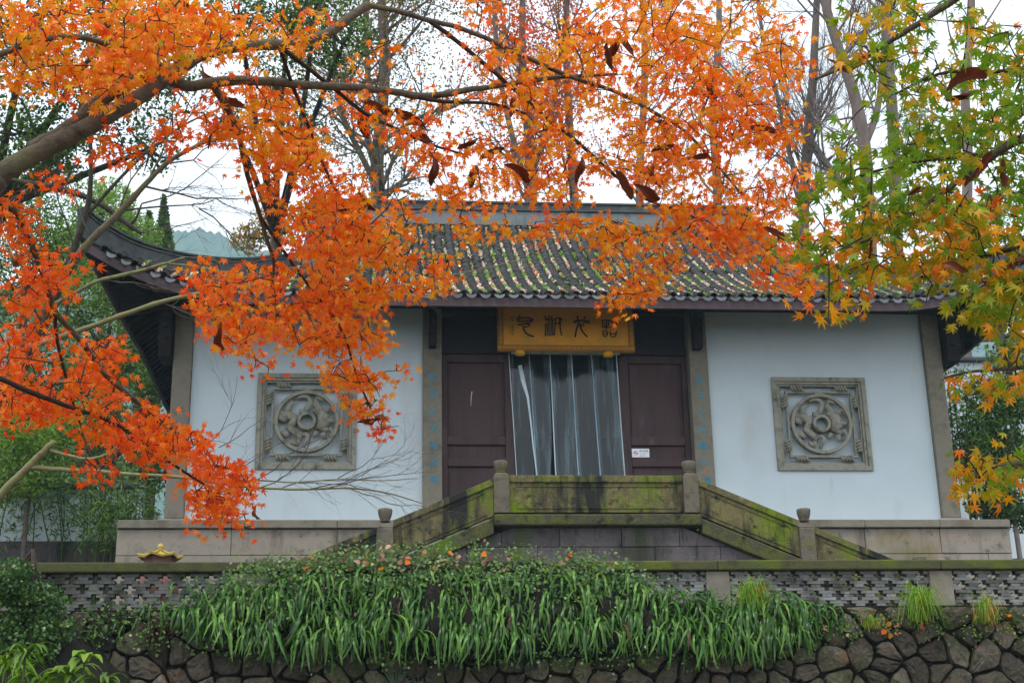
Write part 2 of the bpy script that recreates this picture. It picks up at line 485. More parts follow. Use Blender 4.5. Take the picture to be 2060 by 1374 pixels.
for sx in (-1, 1):
    x0, x1 = sorted((sx * BX0, sx * BX1))
    cx = sx * WX
    h = .76
    b = holed_wall(x0, x1, 0, ZTOP, cx - h, cx + h, CZ - h, CZ + h, FRONT, .14)
    b.box(x0, x1, .142, .38, 0, ZTOP)                 # the white back of the blind window
    b.build('white_wall', M_WHITE, HALL)
    # the carved window
    win = MB()
    def sqframe(mb, o, i, y0, y1, cx=cx):
        for (a0, a1, c0, c1) in ((-o, o, i, o), (-o, o, -o, -i), (-o, -i, -i, i), (i, o, -i, i)):
            mb.box(cx + a0, cx + a1, y0, y1, CZ + c0, CZ + c1)
    sqframe(win, WW / 2, .765, -.05, .05)
    wo = win.build('stone_window', M_CARVE, HALL, bevel=.006)
    fr = MB(); sqframe(fr, .763, .72, -.022, .05); sqframe(fr, .718, .69, .01, .06)
    fr.build('inner_moulding', M_CARVE, wo, bevel=.005)
    it = MB()
    e = .585
    sqframe(it, e + .02, e - .025, -.005, .06)
    for a in range(4):                                # bridges from the outer frame to the inner bar, bars beyond it
        ca, sa = [(1, 0), (0, 1), (-1, 0), (0, -1)][a]
        for t in (-.40, .40):
            px, pz = ca * .645 - sa * t, sa * .645 + ca * t
            hx_, hz_ = (.05, .10) if ca else (.10, .05)
            it.box(cx + px - hx_, cx + px + hx_, .0, .055, CZ + pz - hz_, CZ + pz + hz_)
        px, pz = ca * .545, sa * .545
        it.box(cx + px - .055, cx + px + .055, -.004, .055, CZ + pz - .055, CZ + pz + .055)
    it.build('square_bar', M_CARVE, wo, bevel=.008)
    for a in range(4):
        ca, sa = [(1, 0), (0, 1), (-1, 0), (0, -1)][a]
        for t in (-.40, .40):
            k = MB()
            for q in range(4):
                u_ = t + (q - 1.5) * .055
                px, pz = ca * (.635) - sa * u_, sa * (.635) + ca * u_
                dx, dz = ca * .05 - sa * .03, sa * .05 + ca * .03
                k.tube([(cx + px - dx, -.01, CZ + pz - dz), (cx + px, -.045, CZ + pz), (cx + px + dx, -.01, CZ + pz + dz)], [.014, .026, .014], 6)
            k.build('scroll_knob', M_CARVE, wo)
    def ring(mb, ro, ri, y0, y1, n=48):
        vs = []
        for rr in (ro, ri):
            for y in (y0, y1):
                vs += [(cx + rr * math.cos(2 * math.pi * k / n), y, CZ + rr * math.sin(2 * math.pi * k / n)) for k in range(n)]
        fs = []
        for k in range(n):
            q = (k + 1) % n
            fs += [(k, q, n + q, n + k), (2 * n + k, 3 * n + k, 3 * n + q, 2 * n + q), (k, 2 * n + k, 2 * n + q, q), (n + k, n + q, 3 * n + q, 3 * n + k)]
        mb.add(vs, fs)
    rg = MB(); ring(rg, .545, .485, -.05, .07); rg.build('ring', M_CARVE, wo, bevel=.008)
    hb = MB(); ring(hb, .158, .108, -.06, .10, 32); hb.build('hub', M_CARVE, wo, bevel=.008)
    dr = MB()
    ribbons = [([(420, 600), (520, 620), (590, 650), (560, 720), (530, 780), (600, 840), (650, 880), (655, 960)], [40, 55, 52, 48, 48, 46, 44, 26]),
               ([(365, 620), (420, 650), (480, 690)], [26, 44, 22]), ([(380, 560), (430, 590)], [30, 40]),
               ([(490, 580), (495, 510), (520, 460), (590, 430)], [38, 34, 28, 18]),
               ([(600, 380), (670, 345), (750, 350), (790, 410), (760, 480), (730, 560)], [16, 22, 26, 26, 30, 44]),
               ([(860, 590), (905, 510), (850, 430), (880, 360), (960, 410)], [46, 44, 34, 30, 20]),
               ([(880, 540), (950, 610), (965, 720), (905, 800), (960, 835), (1030, 800)], [46, 70, 70, 52, 40, 20]),
               ([(990, 560), (1050, 490), (1105, 560)], [34, 26, 18]), ([(1010, 680), (1090, 690), (1120, 640)], [30, 22, 14]),
               ([(880, 830), (830, 890)], [32, 20]), ([(960, 850), (985, 940)], [30, 24]),
               ([(680, 890), (735, 865), (772, 915), (735, 970), (705, 1040)], [22, 26, 26, 24, 22]),
               ([(640, 950), (610, 1030)], [30, 22]), ([(430, 820), (500, 900)], [46, 30]), ([(545, 975), (620, 1000)], [34, 24]),
               ([(1040, 780), (1110, 850), (1040, 915)], [22, 30, 20]), ([(640, 560), (700, 560), (770, 590)], [26, 30, 24])]
    for pts, ws in ribbons:
        P_ = []
        for (x, y) in pts:
            P_.append((cx + (x - 745) * .00128, .02 + .012 * math.sin(x), CZ - (y - 700) * .00128))
        dr.tube(P_, [w_ * .00128 * 1.22 for w_ in ws], 8, flat=.75)
    dm = dr.build('dragon_carving', M_CARVE, wo)

# piers at the corners, pilasters beside the doors
for sx in (-1, 1):
    a, b_ = sorted((sx * 6.424, sx * 6.74))
    p_ = MB(); p_.box(a, b_, -.10, .32, .02, ZTOP); p_.build('pier', M_PIER, HALL, bevel=.02)
    c = (a + b_) / 2
    p_ = MB(); p_.lathe((c, .10, -.088), [(.36, 0), (.40, .035), (.38, .075), (.30, .105)], 4, rot=math.pi / 4, smooth=False)
    p_.build('pier_base', M_PLINTH, HALL, bevel=.02)
CHARS = {-1: '發增古芳重清輝', 1: '皇玉之芳圖永'}
def glyph(name, ch, size, M, centre, parent, depth=.004, shear=0.0):
    """one character as flat lettering on an upright surface, facing the stairs"""
    cu = bpy.data.curves.new('lettering', 'FONT')
    cu.body = ch; cu.size = size; cu.extrude = depth; cu.align_x = 'CENTER'; cu.align_y = 'CENTER'
    cu.shear = shear; cu.resolution_u = 2
    tmp = bpy.data.objects.new('lettering', cu)
    COL.objects.link(tmp)
    dg = bpy.context.evaluated_depsgraph_get()
    me = bpy.data.meshes.new_from_object(tmp.evaluated_get(dg))
    bpy.data.objects.remove(tmp)
    me.materials.clear(); me.materials.append(M)
    n = len(me.vertices)
    co = np.zeros(n * 3, np.float32)
    me.vertices.foreach_get('co', co)
    co = co.reshape(-1, 3)
    if n:
        co[:, :2] -= (co[:, :2].max(0) + co[:, :2].min(0)) / 2
    new = np.stack([co[:, 0] + centre[0], centre[1] - co[:, 2], co[:, 1] + centre[2]], 1)
    me.vertices.foreach_set('co', np.ascontiguousarray(new, dtype=np.float32).ravel())
    me.update()
    o = bpy.data.objects.new(name, me)
    return link(o, parent)
for sx in (-1, 1):
    a, b_ = sorted((sx * 2.17, sx * 2.498))
    p_ = MB(); p_.box(a, b_, -.08, .30, -.088, ZTOP); po = p_.build('pilaster', M_PIER, HALL, bevel=.012)
    c = (a + b_) / 2
    for k, ch in enumerate(CHARS[sx]):
        px, py = (867, 758 + k * 34.3) if sx < 0 else (1407 + k * 2.9, 764 + k * 33.0)
        z = at(px, py, -.08).z
        glyph('character', ch, .165, M_BLUE, (c - .005 * k * sx, -.084, z), po, shear=.15 * (k % 3 - 1))
    if sx > 0:
        z = at(1419, 947, -.08).z
        k = MB(); k.box(c - .012, c + .012, -.087, -.081, z - .05, z + .05); k.build('red_mark', M_RED, po)
        z = at(1425, 967, -.08).z
        glyph('character', '景', .15, M_BLUE, (c + .03, -.084, z), po)
# dark carved brackets under the eave
def bracket(cx, zt, zb, w, y0, y1):
    b = MB()
    prof = [(y1, zt), (y0, zt), (y0 + .02, zt - .25), (y0 + .12, zt - .42), (y0 + .1, zb + .22), (y0 + .16, zb + .1), (y0 + .2, zb), (y1 - .02, zb + .02), (y1, zb + .2)]
    n = len(prof)
    vs = [(cx - w / 2, y, z) for y, z in prof] + [(cx + w / 2, y, z) for y, z in prof]
    b.add(vs, [tuple(range(n)), tuple(range(2 * n - 1, n - 1, -1))] + [(i, i + n, (i + 1) % n + n, (i + 1) % n) for i in range(n)])
    for k in range(4):
        b.lathe((cx, y0 + .1 + .02 * k, zt - .15 - (zt - zb - .2) * k / 4), [(.02, -.05), (w * .42, -.02), (w * .46, .03), (.03, .07)], 8)
    b.build('bracket', M_BLACK, HALL, bevel=.01)
bracket(-2.335, 3.9, 2.98, .13, -.52, -.085)
bracket(2.30, 3.9, 2.98, .15, -.52, -.085)
bracket(-6.86, 3.9, 2.75, .2, -.5, .25)
bracket(6.88, 3.9, 2.80, .24, -.45, .25)

# lintel, tie beam, door frame
b = MB(); b.box(-2.168, 2.168, .20, .30, 3.02, ZTOP)
b.build('lintel_board', M_LINTEL, HALL)
for z0, z1, y0 in ((3.74, 3.9, .02), (3.0, 3.09, .13)):
    b = MB(); b.box(-2.166, 2.166, y0, .198, z0, z1); b.build('tie_beam', M_LINTEL, HALL, bevel=.01)
b = MB(); b.box(-6.9, 6.9, -.45, -.12, 3.72, 3.98); b.build('eave_beam', M_BLACK, HALL, bevel=.015)
DX0, DX1 = at(1034, 850, .25).x, at(1248, 850, .25).x
for a, b_ in ((-2.165, DX0), (DX1, 2.165)):
    fr = MB(); y0, y1 = .17, .25
    st = .16
    zr = [(0.02, .12), (.98, 1.14), (1.36, 1.52), (2.85, 2.995)]
    for x0, x1 in ((a, a + st * .6), (b_ - st, b_)) if a < 0 else ((a, a + st), (b_ - st * .6, b_)):
        fr.box(x0, x1, y0, y1, .02, 2.995)
    xa, xb = (a + st * .6, b_ - st) if a < 0 else (a + st, b_ - st * .6)
    for z0, z1 in zr:
        fr.box(xa, xb, y0 + .003, y1, z0, z1)
    do = fr.build('door', M_DOOR, HALL, bevel=.012)
    for (z0, z1) in ((.12, .98), (1.14, 1.36), (1.52, 2.85)):
        pn = MB(); pn.box(xa + .002, xb - .002, y0 + .064, y1 - .004, z0 + .002, z1 - .002)
        pn.build('door_panel', M_DOOR, do)
        for q in ((xa + .03, xa + .05, z0 + .03, z1 - .03), (xb - .05, xb - .03, z0 + .03, z1 - .03)):
            rb = MB(); rb.box(q[0], q[1], y0 + .045, y0 + .062, q[2], q[3]); rb.build('panel_bead', M_DOOR, do)
# a drip of white paint and a dark hole on the left door
k = MB(); zz = [at(948, y, .17).z for y in (786, 800, 815)]
xx = at(948, 800, .17).x
k.tube([(xx + .015, .213, zz[0]), (xx, .211, zz[1]), (xx - .005, .213, zz[2])], [.008, .006, .004], 5)
k.build('paint_drip', M_SIGNW, HALL)

# ------------------------------------------------------------------ roof
RIDGE_Y, GX = 4.5, 4.6
def base(t): return 3.45 + .42 * t + .0358 * t * t
def up(q): return .75 * max(0.0, (2.6 - q) / 2.6) ** 2
def flare(q): return max(0.0, (3.0 - q) / 3.0) ** 2
def eave_front(X):
    q = 8.0 - abs(X)
    return -1.6 - .4 * flare(q), 3.42 + up(q)
def hip_xy(s):        # s 0..1 from the corner to the gable foot (front left corner, mirrored by callers)
    return -8.0 + 3.4 * s, -2.0 + 3.6 * s
def hip_z(s):
    q = 3.4 * s
    return base(max(0, q * .97 - .05)) + up(q)
def front_top(X):
    ax = abs(X)
    if ax <= GX: return RIDGE_Y
    return hip_xy((8.0 - ax) / 3.4)[1]
def roof_z(X, Y):
    """front slope height: blends the eave upturn away towards the hip"""
    q = 8.0 - abs(X)
    ye, ze = eave_front(X)
    t = Y - ye
    return ze + .42 * t + .0358 * t * t + (base(0) - 3.45) if q > 3.4 else ze + (hip_z(q / 3.4) - ze) * (t / max(.05, front_top(X) - ye)) ** 1.05
ROOF = MB()
ncol = 97
xs = np.linspace(-7.98, 7.98, ncol)
vs, fs = [], []
NR = 14
for X in xs:
    ye, yt = eave_front(X)[0], front_top(X)
    for k in range(NR):
        Y = ye + (yt - ye) * k / (NR - 1)
        vs.append((X, Y, roof_z(X, Y) - .02))
for i in range(ncol - 1):
    for k in range(NR - 1):
        fs.append((i * NR + k, (i + 1) * NR + k, (i + 1) * NR + k + 1, i * NR + k + 1))
ROOF.add(vs, fs, 0, True)
# back slope: mirrored about the ridge, and the two end slopes
vs2 = [(x, 2 * RIDGE_Y - y, z) for x, y, z in vs]
ROOF.add(vs2, [f[::-1] for f in fs], 0, True)
def side_eave(Y):     # Y measured to the nearer corner
    q = min(Y + 2.0, 11.0 - Y)
    return 7.5 + .5 * flare(q), 3.42 + up(q)
def side_pt(sx, Y, k):
    xe, ze = side_eave(Y)
    q = min(Y + 2.0, 11.0 - Y)
    s = min(1.0, q / 3.6)
    xt = 8.0 - 3.4 * s
    zt = hip_z(s)
    return (sx * (xe + (xt - xe) * k), Y, ze + (zt - ze) * k ** 1.08 - .02)
for sx in (-1, 1):
    vs, fs = [], []
    ys = np.linspace(-2.0, 11.0, 61)
    for Y in ys:
        for k in range(7): vs.append(side_pt(sx, Y, k / 6))
    for i in range(60):
        for k in range(6):
            f = (i * 7 + k, (i + 1) * 7 + k, (i + 1) * 7 + k + 1, i * 7 + k + 1)
            fs.append(f if sx > 0 else f[::-1])
    ROOF.add(vs, fs, 0, True)
RO = ROOF.build('roof', M_PAN, HALL)
for sx in (-1, 1):    # gable walls
    g = MB(); n = 9
    top = []
    for k in range(n):
        Y = 1.6 + (RIDGE_Y - 1.6) * k / (n - 1)
        top.append((Y, roof_z(GX, Y) - .05))
    poly = top + [(2 * RIDGE_Y - y, z) for y, z in top[-2::-1]]
    x0 = sx * (GX - .35); x1 = sx * (GX - .30)
    nn = len(poly)
    g.add([(x0, y, z) for y, z in poly] + [(x1, y, z) for y, z in poly], [tuple(range(nn)), tuple(range(2 * nn - 1, nn - 1, -1))] + [(i, (i + 1) % nn, (i + 1) % nn + nn, i + nn) for i in range(nn)])
    g.build('gable_wall', M_WHITE, RO)

# tiles: rows of overlapping half-round cover tiles with drip tiles between them at the eave
PITCH = .232
def tile_template(L=.17, r0=.078, r1=.066, n=6):
    V, Fq = [], []
    for i, (y, rr, zo) in enumerate(((0, r0, .012), (L, r1, -.004))):
        for k in range(n + 1):
            a = math.pi * k / n
            V.append((rr * math.cos(a), y, rr * .92 * math.sin(a) + zo))
    for k in range(n): Fq.append((k, k + 1, n + 1 + k + 1, n + 1 + k))
    e = len(V)                                        # thick front lip
    for k in range(n + 1):
        a = math.pi * k / n
        V.append(((r0 - .022) * math.cos(a), 0, (r0 - .022) * .92 * math.sin(a) + .012))
    for k in range(n): Fq.append((k + 1, k, e + k, e + k + 1))
    return np.array(V), np.array(Fq)
TV, TF = tile_template()
tile_me = fast_mesh('tile', TV, TF, [M_TILE], smooth=False)
end_me = tile_me
rows = []
nrow = int(7.7 / PITCH)
Rm, Tm = [], []
EXPO = .135
cnt = 0
for i in range(-nrow, nrow + 1):
    X = i * PITCH
    ye, yt = eave_front(X)[0], front_top(X)
    Y = ye - .03
    j = 0
    while Y < yt - .05:
        z = roof_z(X, max(Y, ye)); z2 = roof_z(X, min(yt, Y + .12))
        sl_a = math.atan2(z2 - z, min(yt, Y + .12) - max(Y, ye)) if yt - Y > .13 else math.atan2(roof_z(X, yt) - roof_z(X, yt - .1), .1)
        rz = rnd.gauss(0, .035)
        M4 = Matrix.Translation((X + rnd.gauss(0, .007) + .006 * math.sin(i * 2.1 + Y * 1.1), Y, z + .012 + rnd.gauss(0, .004))) @ Matrix.Rotation(rz, 4, 'Z') @ Matrix.Rotation(sl_a + rnd.gauss(.03, .02), 4, 'X')
        if j < 4 and cnt < 270:
            inst('tile', tile_me, M4, RO); cnt += 1
        else:
            m3 = M4.to_3x3(); Rm.append([[m3[a][b_] for b_ in range(3)] for a in range(3)]); Tm.append(tuple(M4.translation))
        Y += EXPO * math.cos(sl_a); j += 1
V_, F_ = scatter(TV, TF, np.array(Rm), np.array(Tm), np.ones(len(Tm)))
o = bpy.data.objects.new('tile_courses', fast_mesh('tile_courses', V_, F_, [M_TILE]))
link(o, RO, kind='stuff')
dp = MB()
pr = []
for k in range(9):
    a = math.pi * k / 8
    pr.append((-.085 * math.cos(a), -.01 - .07 * math.sin(a) ** 1.3))
dp.prism(pr + [(.085, .012), (.0, -.012), (-.085, .012)][0:3], -.012, .012)
drip_me = dp.mesh('drip_tile', M_DRIP)
for i in range(-nrow, nrow):
    X = (i + .5) * PITCH
    ye, ze = eave_front(X)
    slope = (eave_front(X + .1)[1] - eave_front(X - .1)[1]) / .2
    inst('drip_tile', drip_me, Matrix.Translation((X, ye - .045, ze + .0)) @ Matrix.Rotation(-math.atan(slope), 4, 'Y') @ Matrix.Rotation(-.25 + rnd.gauss(0, .05), 4, 'X'), RO)
# side slopes: rows running outwards over the end eaves
Rm, Tm = [], []
for sx in (-1, 1):
    for i in range(int(12.6 / PITCH)):
        Y = -1.8 + i * PITCH
        a0, a1 = Vector(side_pt(sx, Y, 0)), Vector(side_pt(sx, Y, 1))
        L = (a1 - a0).length
        n = max(1, int(L / EXPO))
        for j in range(n):
            k0 = j / n
            p0, p1 = Vector(side_pt(sx, Y, k0)), Vector(side_pt(sx, Y, min(1, k0 + 1 / n)))
            d = (p1 - p0).normalized()
            zx = Vector((0, 1, 0)) * (-sx); zz_ = d.cross(zx).normalized()
            if zz_.z < 0: zx = -zx; zz_ = -zz_
            R3 = Matrix((zx, d, zz_)).transposed()
            Rm.append([[R3[a][b_] for b_ in range(3)] for a in range(3)]); Tm.append(tuple(p0 + zz_ * .03))
V_, F_ = scatter(TV, TF, np.array(Rm), np.array(Tm), np.ones(len(Tm)))
o = bpy.data.objects.new('end_slope_tiles', fast_mesh('end_slope_tiles', V_, F_, [M_TILE]))
link(o, RO, kind='stuff')

# ridges
r_ = MB(); r_.box(-GX - .05, GX + .05, RIDGE_Y - .13, RIDGE_Y + .13, 7.30, 7.62)
r_.build('main_ridge', M_RIDGE, RO, bevel=.01)
r_ = MB(); r_.box(-GX - .12, GX + .12, RIDGE_Y - .17, RIDGE_Y + .17, 7.625, 7.66); r_.box(-GX - .1, GX + .1, RIDGE_Y - .12, RIDGE_Y + .12, 7.662, 7.80)
r_.box(-GX - .14, GX + .14, RIDGE_Y - .15, RIDGE_Y + .15, 7.802, 7.85)
r_.build('ridge_cap', M_RIDGED, RO, bevel=.01)
def beam_path(mb, pts, w, h0, h1, mi=0):
    """bar of rectangular section standing on a path (widths, heights may vary along it)"""
    n = len(pts)
    vs = []
    for i, p in enumerate(pts):
        p = Vector(p); t = Vector(pts[min(i + 1, n - 1)]) - Vector(pts[max(0, i - 1)])
        s = Vector((t.y, -t.x, 0)).normalized()
        ww = w[i] if hasattr(w, '__len__') else w
        a = h0[i] if hasattr(h0, '__len__') else h0
        c = h1[i] if hasattr(h1, '__len__') else h1
        for q, hh in ((-1, a), (1, a), (1, c), (-1, c)):
            vs.append(p + s * (q * ww / 2) + Vector((0, 0, hh)))
    fs = []
    for i in range(n - 1):
        for k in range(4):
            fs.append((i * 4 + k, i * 4 + (k + 1) % 4, (i + 1) * 4 + (k + 1) % 4, (i + 1) * 4 + k))
    fs += [(3, 2, 1, 0), tuple((n - 1) * 4 + k for k in range(4))]
    mb.add(vs, fs, mi)
for sx in (-1, 1):
    for back in (0, 1):
        yy = (lambda y: y) if not back else (lambda y: 2 * RIDGE_Y - y)
        pts = [(sx * (GX - .02), yy(Y), roof_z(GX - .02, Y)) for Y in np.linspace(4.5, 1.3, 9)]
        v = MB(); beam_path(v, pts, .24, -.05, .30); v.build('gable_ridge', M_RIDGE, RO, bevel=.01)
        v = MB(); beam_path(v, pts, .30, .305, .36); v.build('gable_ridge_cap', M_RIDGED, RO, bevel=.01)
        ss = np.linspace(1.0, -.015, 22)
        pts = [(sx * -hip_xy(s)[0], yy(hip_xy(s)[1]), hip_z(max(0, s))) for s in ss]
        tipl = [0.0 + .16 * max(0, (.25 - s) / .25) ** 2 for s in ss]
        v = MB(); beam_path(v, pts, .17, [-.06] * 22, [.20 + t for t in tipl]); v.build('hip_ridge', M_RIDGED, RO, bevel=.008)
        v = MB(); beam_path(v, pts, .21, [.203 + t for t in tipl], [.232 + t for t in tipl])
        beam_path(v, pts, .15, [.234 + t for t in tipl], [.262 + t for t in tipl])
        beam_path(v, pts, .23, [.264 + t for t in tipl], [.30 + t for t in tipl]); v.build('hip_ridge_cap', M_RIDGED, RO, bevel=.006)

# fascia boards, soffit and rafters under the eaves
def eave_path():
    P_ = []
    for X in np.linspace(-7.97, 7.97, 81):
        ye, ze = eave_front(X); P_.append((X, ye + .03, ze))
    return P_
v = MB(); beam_path(v, eave_path(), .045, -.185, -.03); v.build('fascia_board', M_FASCIA, HALL)
for sx in (-1, 1):
    P_ = []
    for Y in np.linspace(-1.93, 10.95, 61):
        xe, ze = side_eave(Y); P_.append((sx * (xe - .03), Y, ze))
    v = MB(); beam_path(v, P_, .045, -.185, -.03); v.build('fascia_board', M_FASCIA, HALL)
    # the carved upturned corner beam
    for back in (0, 1):
        c0 = Vector((sx * 7.93, -1.93, hip_z(0) - .12)); c1 = Vector((sx * 6.75, -.35, 3.82))
        if back: c0.y = 2 * RIDGE_Y - c0.y; c1.y = 2 * RIDGE_Y - c1.y
        v = MB(); beam_path(v, [c0, c0.lerp(c1, .35) + Vector((0, 0, -.12)), c1], [.10, .14, .18], [-.16, -.2, -.25], [0, 0, 0]); v.build('corner_beam', M_BLACK, HALL, bevel=.01)
nr = 64
for i in range(nr):
    X = -7.75 + 15.5 * i / (nr - 1)
    ye, ze = eave_front(X)
    ytop = -.1 if abs(X) < 6.9 else max(ye + .25, -.1 - (abs(X) - 6.9) * 1.5)
    zt = 3.97 if abs(X) < 6.9 else ze + .25
    v = MB(); beam_path(v, [(X, ye + .06, ze - .06), (X * .995, ytop, zt + .02)], .075, -.085, -.01)
    v.build('rafter', M_BLACK, HALL)
for sx in (-1, 1):
    for i in range(54):
        Y = -1.6 + 12.2 * i / 53
        xe, ze = side_eave(Y)
        q = min(Y + 2.0, 11.0 - Y)
        v = MB(); xi = 6.72 if q > 1.6 else xe - .25 - .4 * q
        beam_path(v, [(sx * (xe - .06), Y, ze - .06), (sx * xi, Y, 3.98 if q > 1.6 else ze + .1)], .07, -.085, -.01)
        v.build('rafter', M_BLACK, HALL)

# ------------------------------------------------------------------ plaque over the door
PY = -.30
PT = thing('name_plaque', (0, PY, 2.95), 'golden name plaque with black seal characters hung above the door', 'plaque')
def pq(x, y, Y=PY):       # plaque pixel (enlarged view of the photograph) -> place on its face
    return at(980 + x / 6.4375, 590 + y / 6.4375, Y)
a, b_ = pq(120, 160), pq(1880, 760)
x0, x1, z1 = -1.215, 1.175, pq(900, 165).z + .12
z0 = (pq(120, 730).z + pq(1870, 765).z) / 2
pb = MB(); pb.box(x0, x1, PY + .012, PY + .07, z0, z1); pb.build('board', M_GOLD, PT)
bw = .105
for nm, q in (('frame', (x0, x1, z0, z0 + bw)), ('frame', (x0, x1, z1 - bw, z1)), ('frame', (x0, x0 + bw, z0 + bw, z1 - bw)), ('frame', (x1 - bw, x1, z0 + bw, z1 - bw))):
    f = MB(); f.box(q[0], q[1], PY - .012, PY + .011, q[2], q[3]); fo = f.build(nm, M_GOLDF, PT, bevel=.006)
    kk = MB()                                         # little key-pattern raised on the frame
    horiz = (q[1] - q[0]) > (q[3] - q[2])
    L = (q[1] - q[0]) if horiz else (q[3] - q[2])
    n = int(L / .085)
    for i in range(n):
        c = (i + .5) * L / n
        for (u0, u1, v0, v1) in ((-.034, .034, .062, .070), (-.034, -.027, .03, .062), (.026, .034, .03, .062), (-.034, .012, .03, .037), (-.012, .012, .046, .052)):
            v0 += .002; v1 += .002
            if horiz: kk.box(q[0] + c + u0, q[0] + c + u1, PY - .018, PY - .0125, q[2] + v0, q[2] + v1)
            else: kk.box(q[0] + v0, q[0] + v1, PY - .018, PY - .0125, q[2] + c + u0, q[2] + c + u1)
    kk.build('key_pattern', M_GOLD, fo, kind='stuff')
SEAL = [
 [([(415, 292), (402, 318), (388, 342)], 11), ([(398, 330), (470, 316), (560, 318), (594, 342)], 11), ([(388, 348), (425, 368), (500, 362), (555, 348), (594, 345)], 11),
  ([(395, 404), (430, 412), (500, 396), (555, 380), (588, 352)], 11), ([(420, 408), (545, 396), (552, 418), (510, 438), (462, 428)], 10), ([(468, 430), (478, 480), (510, 525), (555, 550), (606, 560)], 13)],
 [([(745, 295), (758, 330), (778, 345)], 9), ([(800, 292), (796, 345)], 9), ([(838, 292), (838, 342)], 9), ([(748, 347), (850, 342)], 9), ([(757, 395), (752, 552)], 9),
  ([(776, 385), (784, 470), (774, 552)], 8), ([(803, 345), (800, 552)], 9), ([(828, 365), (832, 470), (822, 552)], 8), ([(848, 342), (852, 470), (848, 548)], 9),
  ([(872, 345), (905, 320), (962, 322), (965, 360)], 10), ([(868, 392), (960, 392)], 9), ([(882, 325), (878, 450), (870, 548)], 9), ([(940, 325), (945, 450), (965, 548)], 11)],
 [([(1165, 295), (1178, 330), (1172, 360)], 11), ([(1266, 298), (1252, 350)], 11), ([(1112, 370), (1178, 350), (1245, 352), (1330, 392)], 11), ([(1120, 385), (1170, 368)], 9),
  ([(1330, 352), (1255, 372), (1240, 420), (1205, 424)], 11), ([(1205, 350), (1172, 420), (1152, 490), (1140, 566)], 12), ([(1200, 400), (1215, 460), (1250, 520), (1300, 566)], 12)],
 [([(1485, 352), (1602, 350)], 9), ([(1490, 352), (1500, 445)], 9), ([(1522, 380), (1532, 440)], 8), ([(1547, 352), (1545, 470)], 9), ([(1578, 355), (1566, 435)], 8), ([(1498, 442), (1572, 440)], 9),
  ([(1500, 485), (1498, 540), (1520, 562), (1552, 555), (1562, 485), (1500, 485)], 9), ([(1500, 522), (1558, 520)], 8), ([(1592, 372), (1660, 364), (1686, 400), (1672, 440), (1612, 470)], 10),
  ([(1640, 370), (1628, 412), (1588, 452)], 9), ([(1590, 490), (1595, 548), (1625, 568), (1664, 560), (1676, 490)], 10), ([(1592, 526), (1672, 522)], 9)]]
def smooth_path(p, n=3):
    p = [np.array(q, float) for q in p]
    for _ in range(n - 1):
        o = [p[0]]
        for a, b_ in zip(p[:-1], p[1:]): o += [.75 * a + .25 * b_, .25 * a + .75 * b_]
        o.append(p[-1]); p = o
    return p
for ch in SEAL:
    c = MB()
    for st, w in ch:
        pts = smooth_path(st)
        P_ = [pq(x, y, PY + .008) for x, y in pts]
        c.tube(P_, w * .00128 * .95, 6)
    c.build('character', M_INK, PT)
sm = MB()
for st in ([(295, 322), (320, 312), (345, 325)], [(322, 300), (320, 335), (350, 345), (330, 360), (305, 350)], [(315, 405), (335, 408)], [(292, 440), (300, 425), (296, 450)], [(318, 425), (345, 432)],
           [(330, 418), (328, 460)], [(316, 455), (342, 452)], [(318, 480), (345, 474)], [(328, 465), (325, 498), (345, 490)], [(296, 470), (302, 498)], [(310, 520), (335, 540), (318, 552)], [(334, 515), (345, 530)]):
    sm.tube([pq(x, y, PY + .010) for x, y in st], .0045, 5)
sm.build('signature', M_INK, PT, kind='stuff')
for (x, y) in ((428, 765), (1570, 785)):
    c = pq(x, y, PY - .02)
    k = MB(); k.lathe((c.x, PY + .02, c.z), [(.03, -.05), (.085, -.03), (.095, .0), (.085, .035), (.04, .05)], 14)
    k.build('support_knob', M_GOLD, PT)

# no-smoking notice on the right door
sgx0, sgx1 = at(1271, 907, .20).x, at(1306, 907, .20).x
sgz0, sgz1 = 1.155, 1.155 + (sgx1 - sgx0) * .5
NT = thing('notice', ((sgx0 + sgx1) / 2, .20, sgz0), 'small white no smoking notice fixed to the right door', 'notice')
y = .199
b = MB(); b.box(sgx0, sgx1, y, y + .006, sgz0, sgz1); b.build('plate', M_SIGNW, NT)
w_ = sgx1 - sgx0
def sg(u, v): return (sgx0 + w_ * u, sgz0 + (sgz1 - sgz0) * v)
c = sg(.235, .5)
b = MB(); n = 28; R_ = .135 * w_
vs = [(c[0] + R_ * q * math.cos(2 * math.pi * k / n), y - .002, c[1] + R_ * q * math.sin(2 * math.pi * k / n)) for q in (1, .8) for k in range(n)]
b.add(vs, [(k, (k + 1) % n, n + (k + 1) % n, n + k)[::-1] for k in range(n)])
b.prism([(c[0] - .75 * R_, c[1] + .5 * R_), (c[0] - .5 * R_, c[1] + .75 * R_), (c[0] + .75 * R_, c[1] - .5 * R_), (c[0] + .5 * R_, c[1] - .75 * R_)][::-1], y - .003, y - .001)
b.build('red_ring', M_SIGNR, NT)
b = MB(); b.box(c[0] - .7 * R_, c[0] + .45 * R_, y - .0045, y - .0032, c[1] - .1 * R_, c[1] + .1 * R_); b.build('cigarette', M_INK, NT)
for k, ch in enumerate('禁止吸烟'):
    u, v = sg(.49 + .125 * k, .74)
    glyph('character', ch, .105 * w_ * 1.15, M_INK, (u, y - .002, v), NT, depth=.0008)
b = MB()
for v, u1, hh in ((.56, .93, .012), (.40, .8, .010), (.33, .85, .010)):
    p0, p1 = sg(.46, v), sg(u1, v); b.box(p0[0], p1[0], y - .002, y - .0005, p0[1] - hh * w_ * .6, p0[1])
p0, p1 = sg(.42, .17), sg(.72, .17); b.box(p0[0], p1[0], y - .002, y - .0005, p0[1] - .012 * w_, p0[1] + .008 * w_)
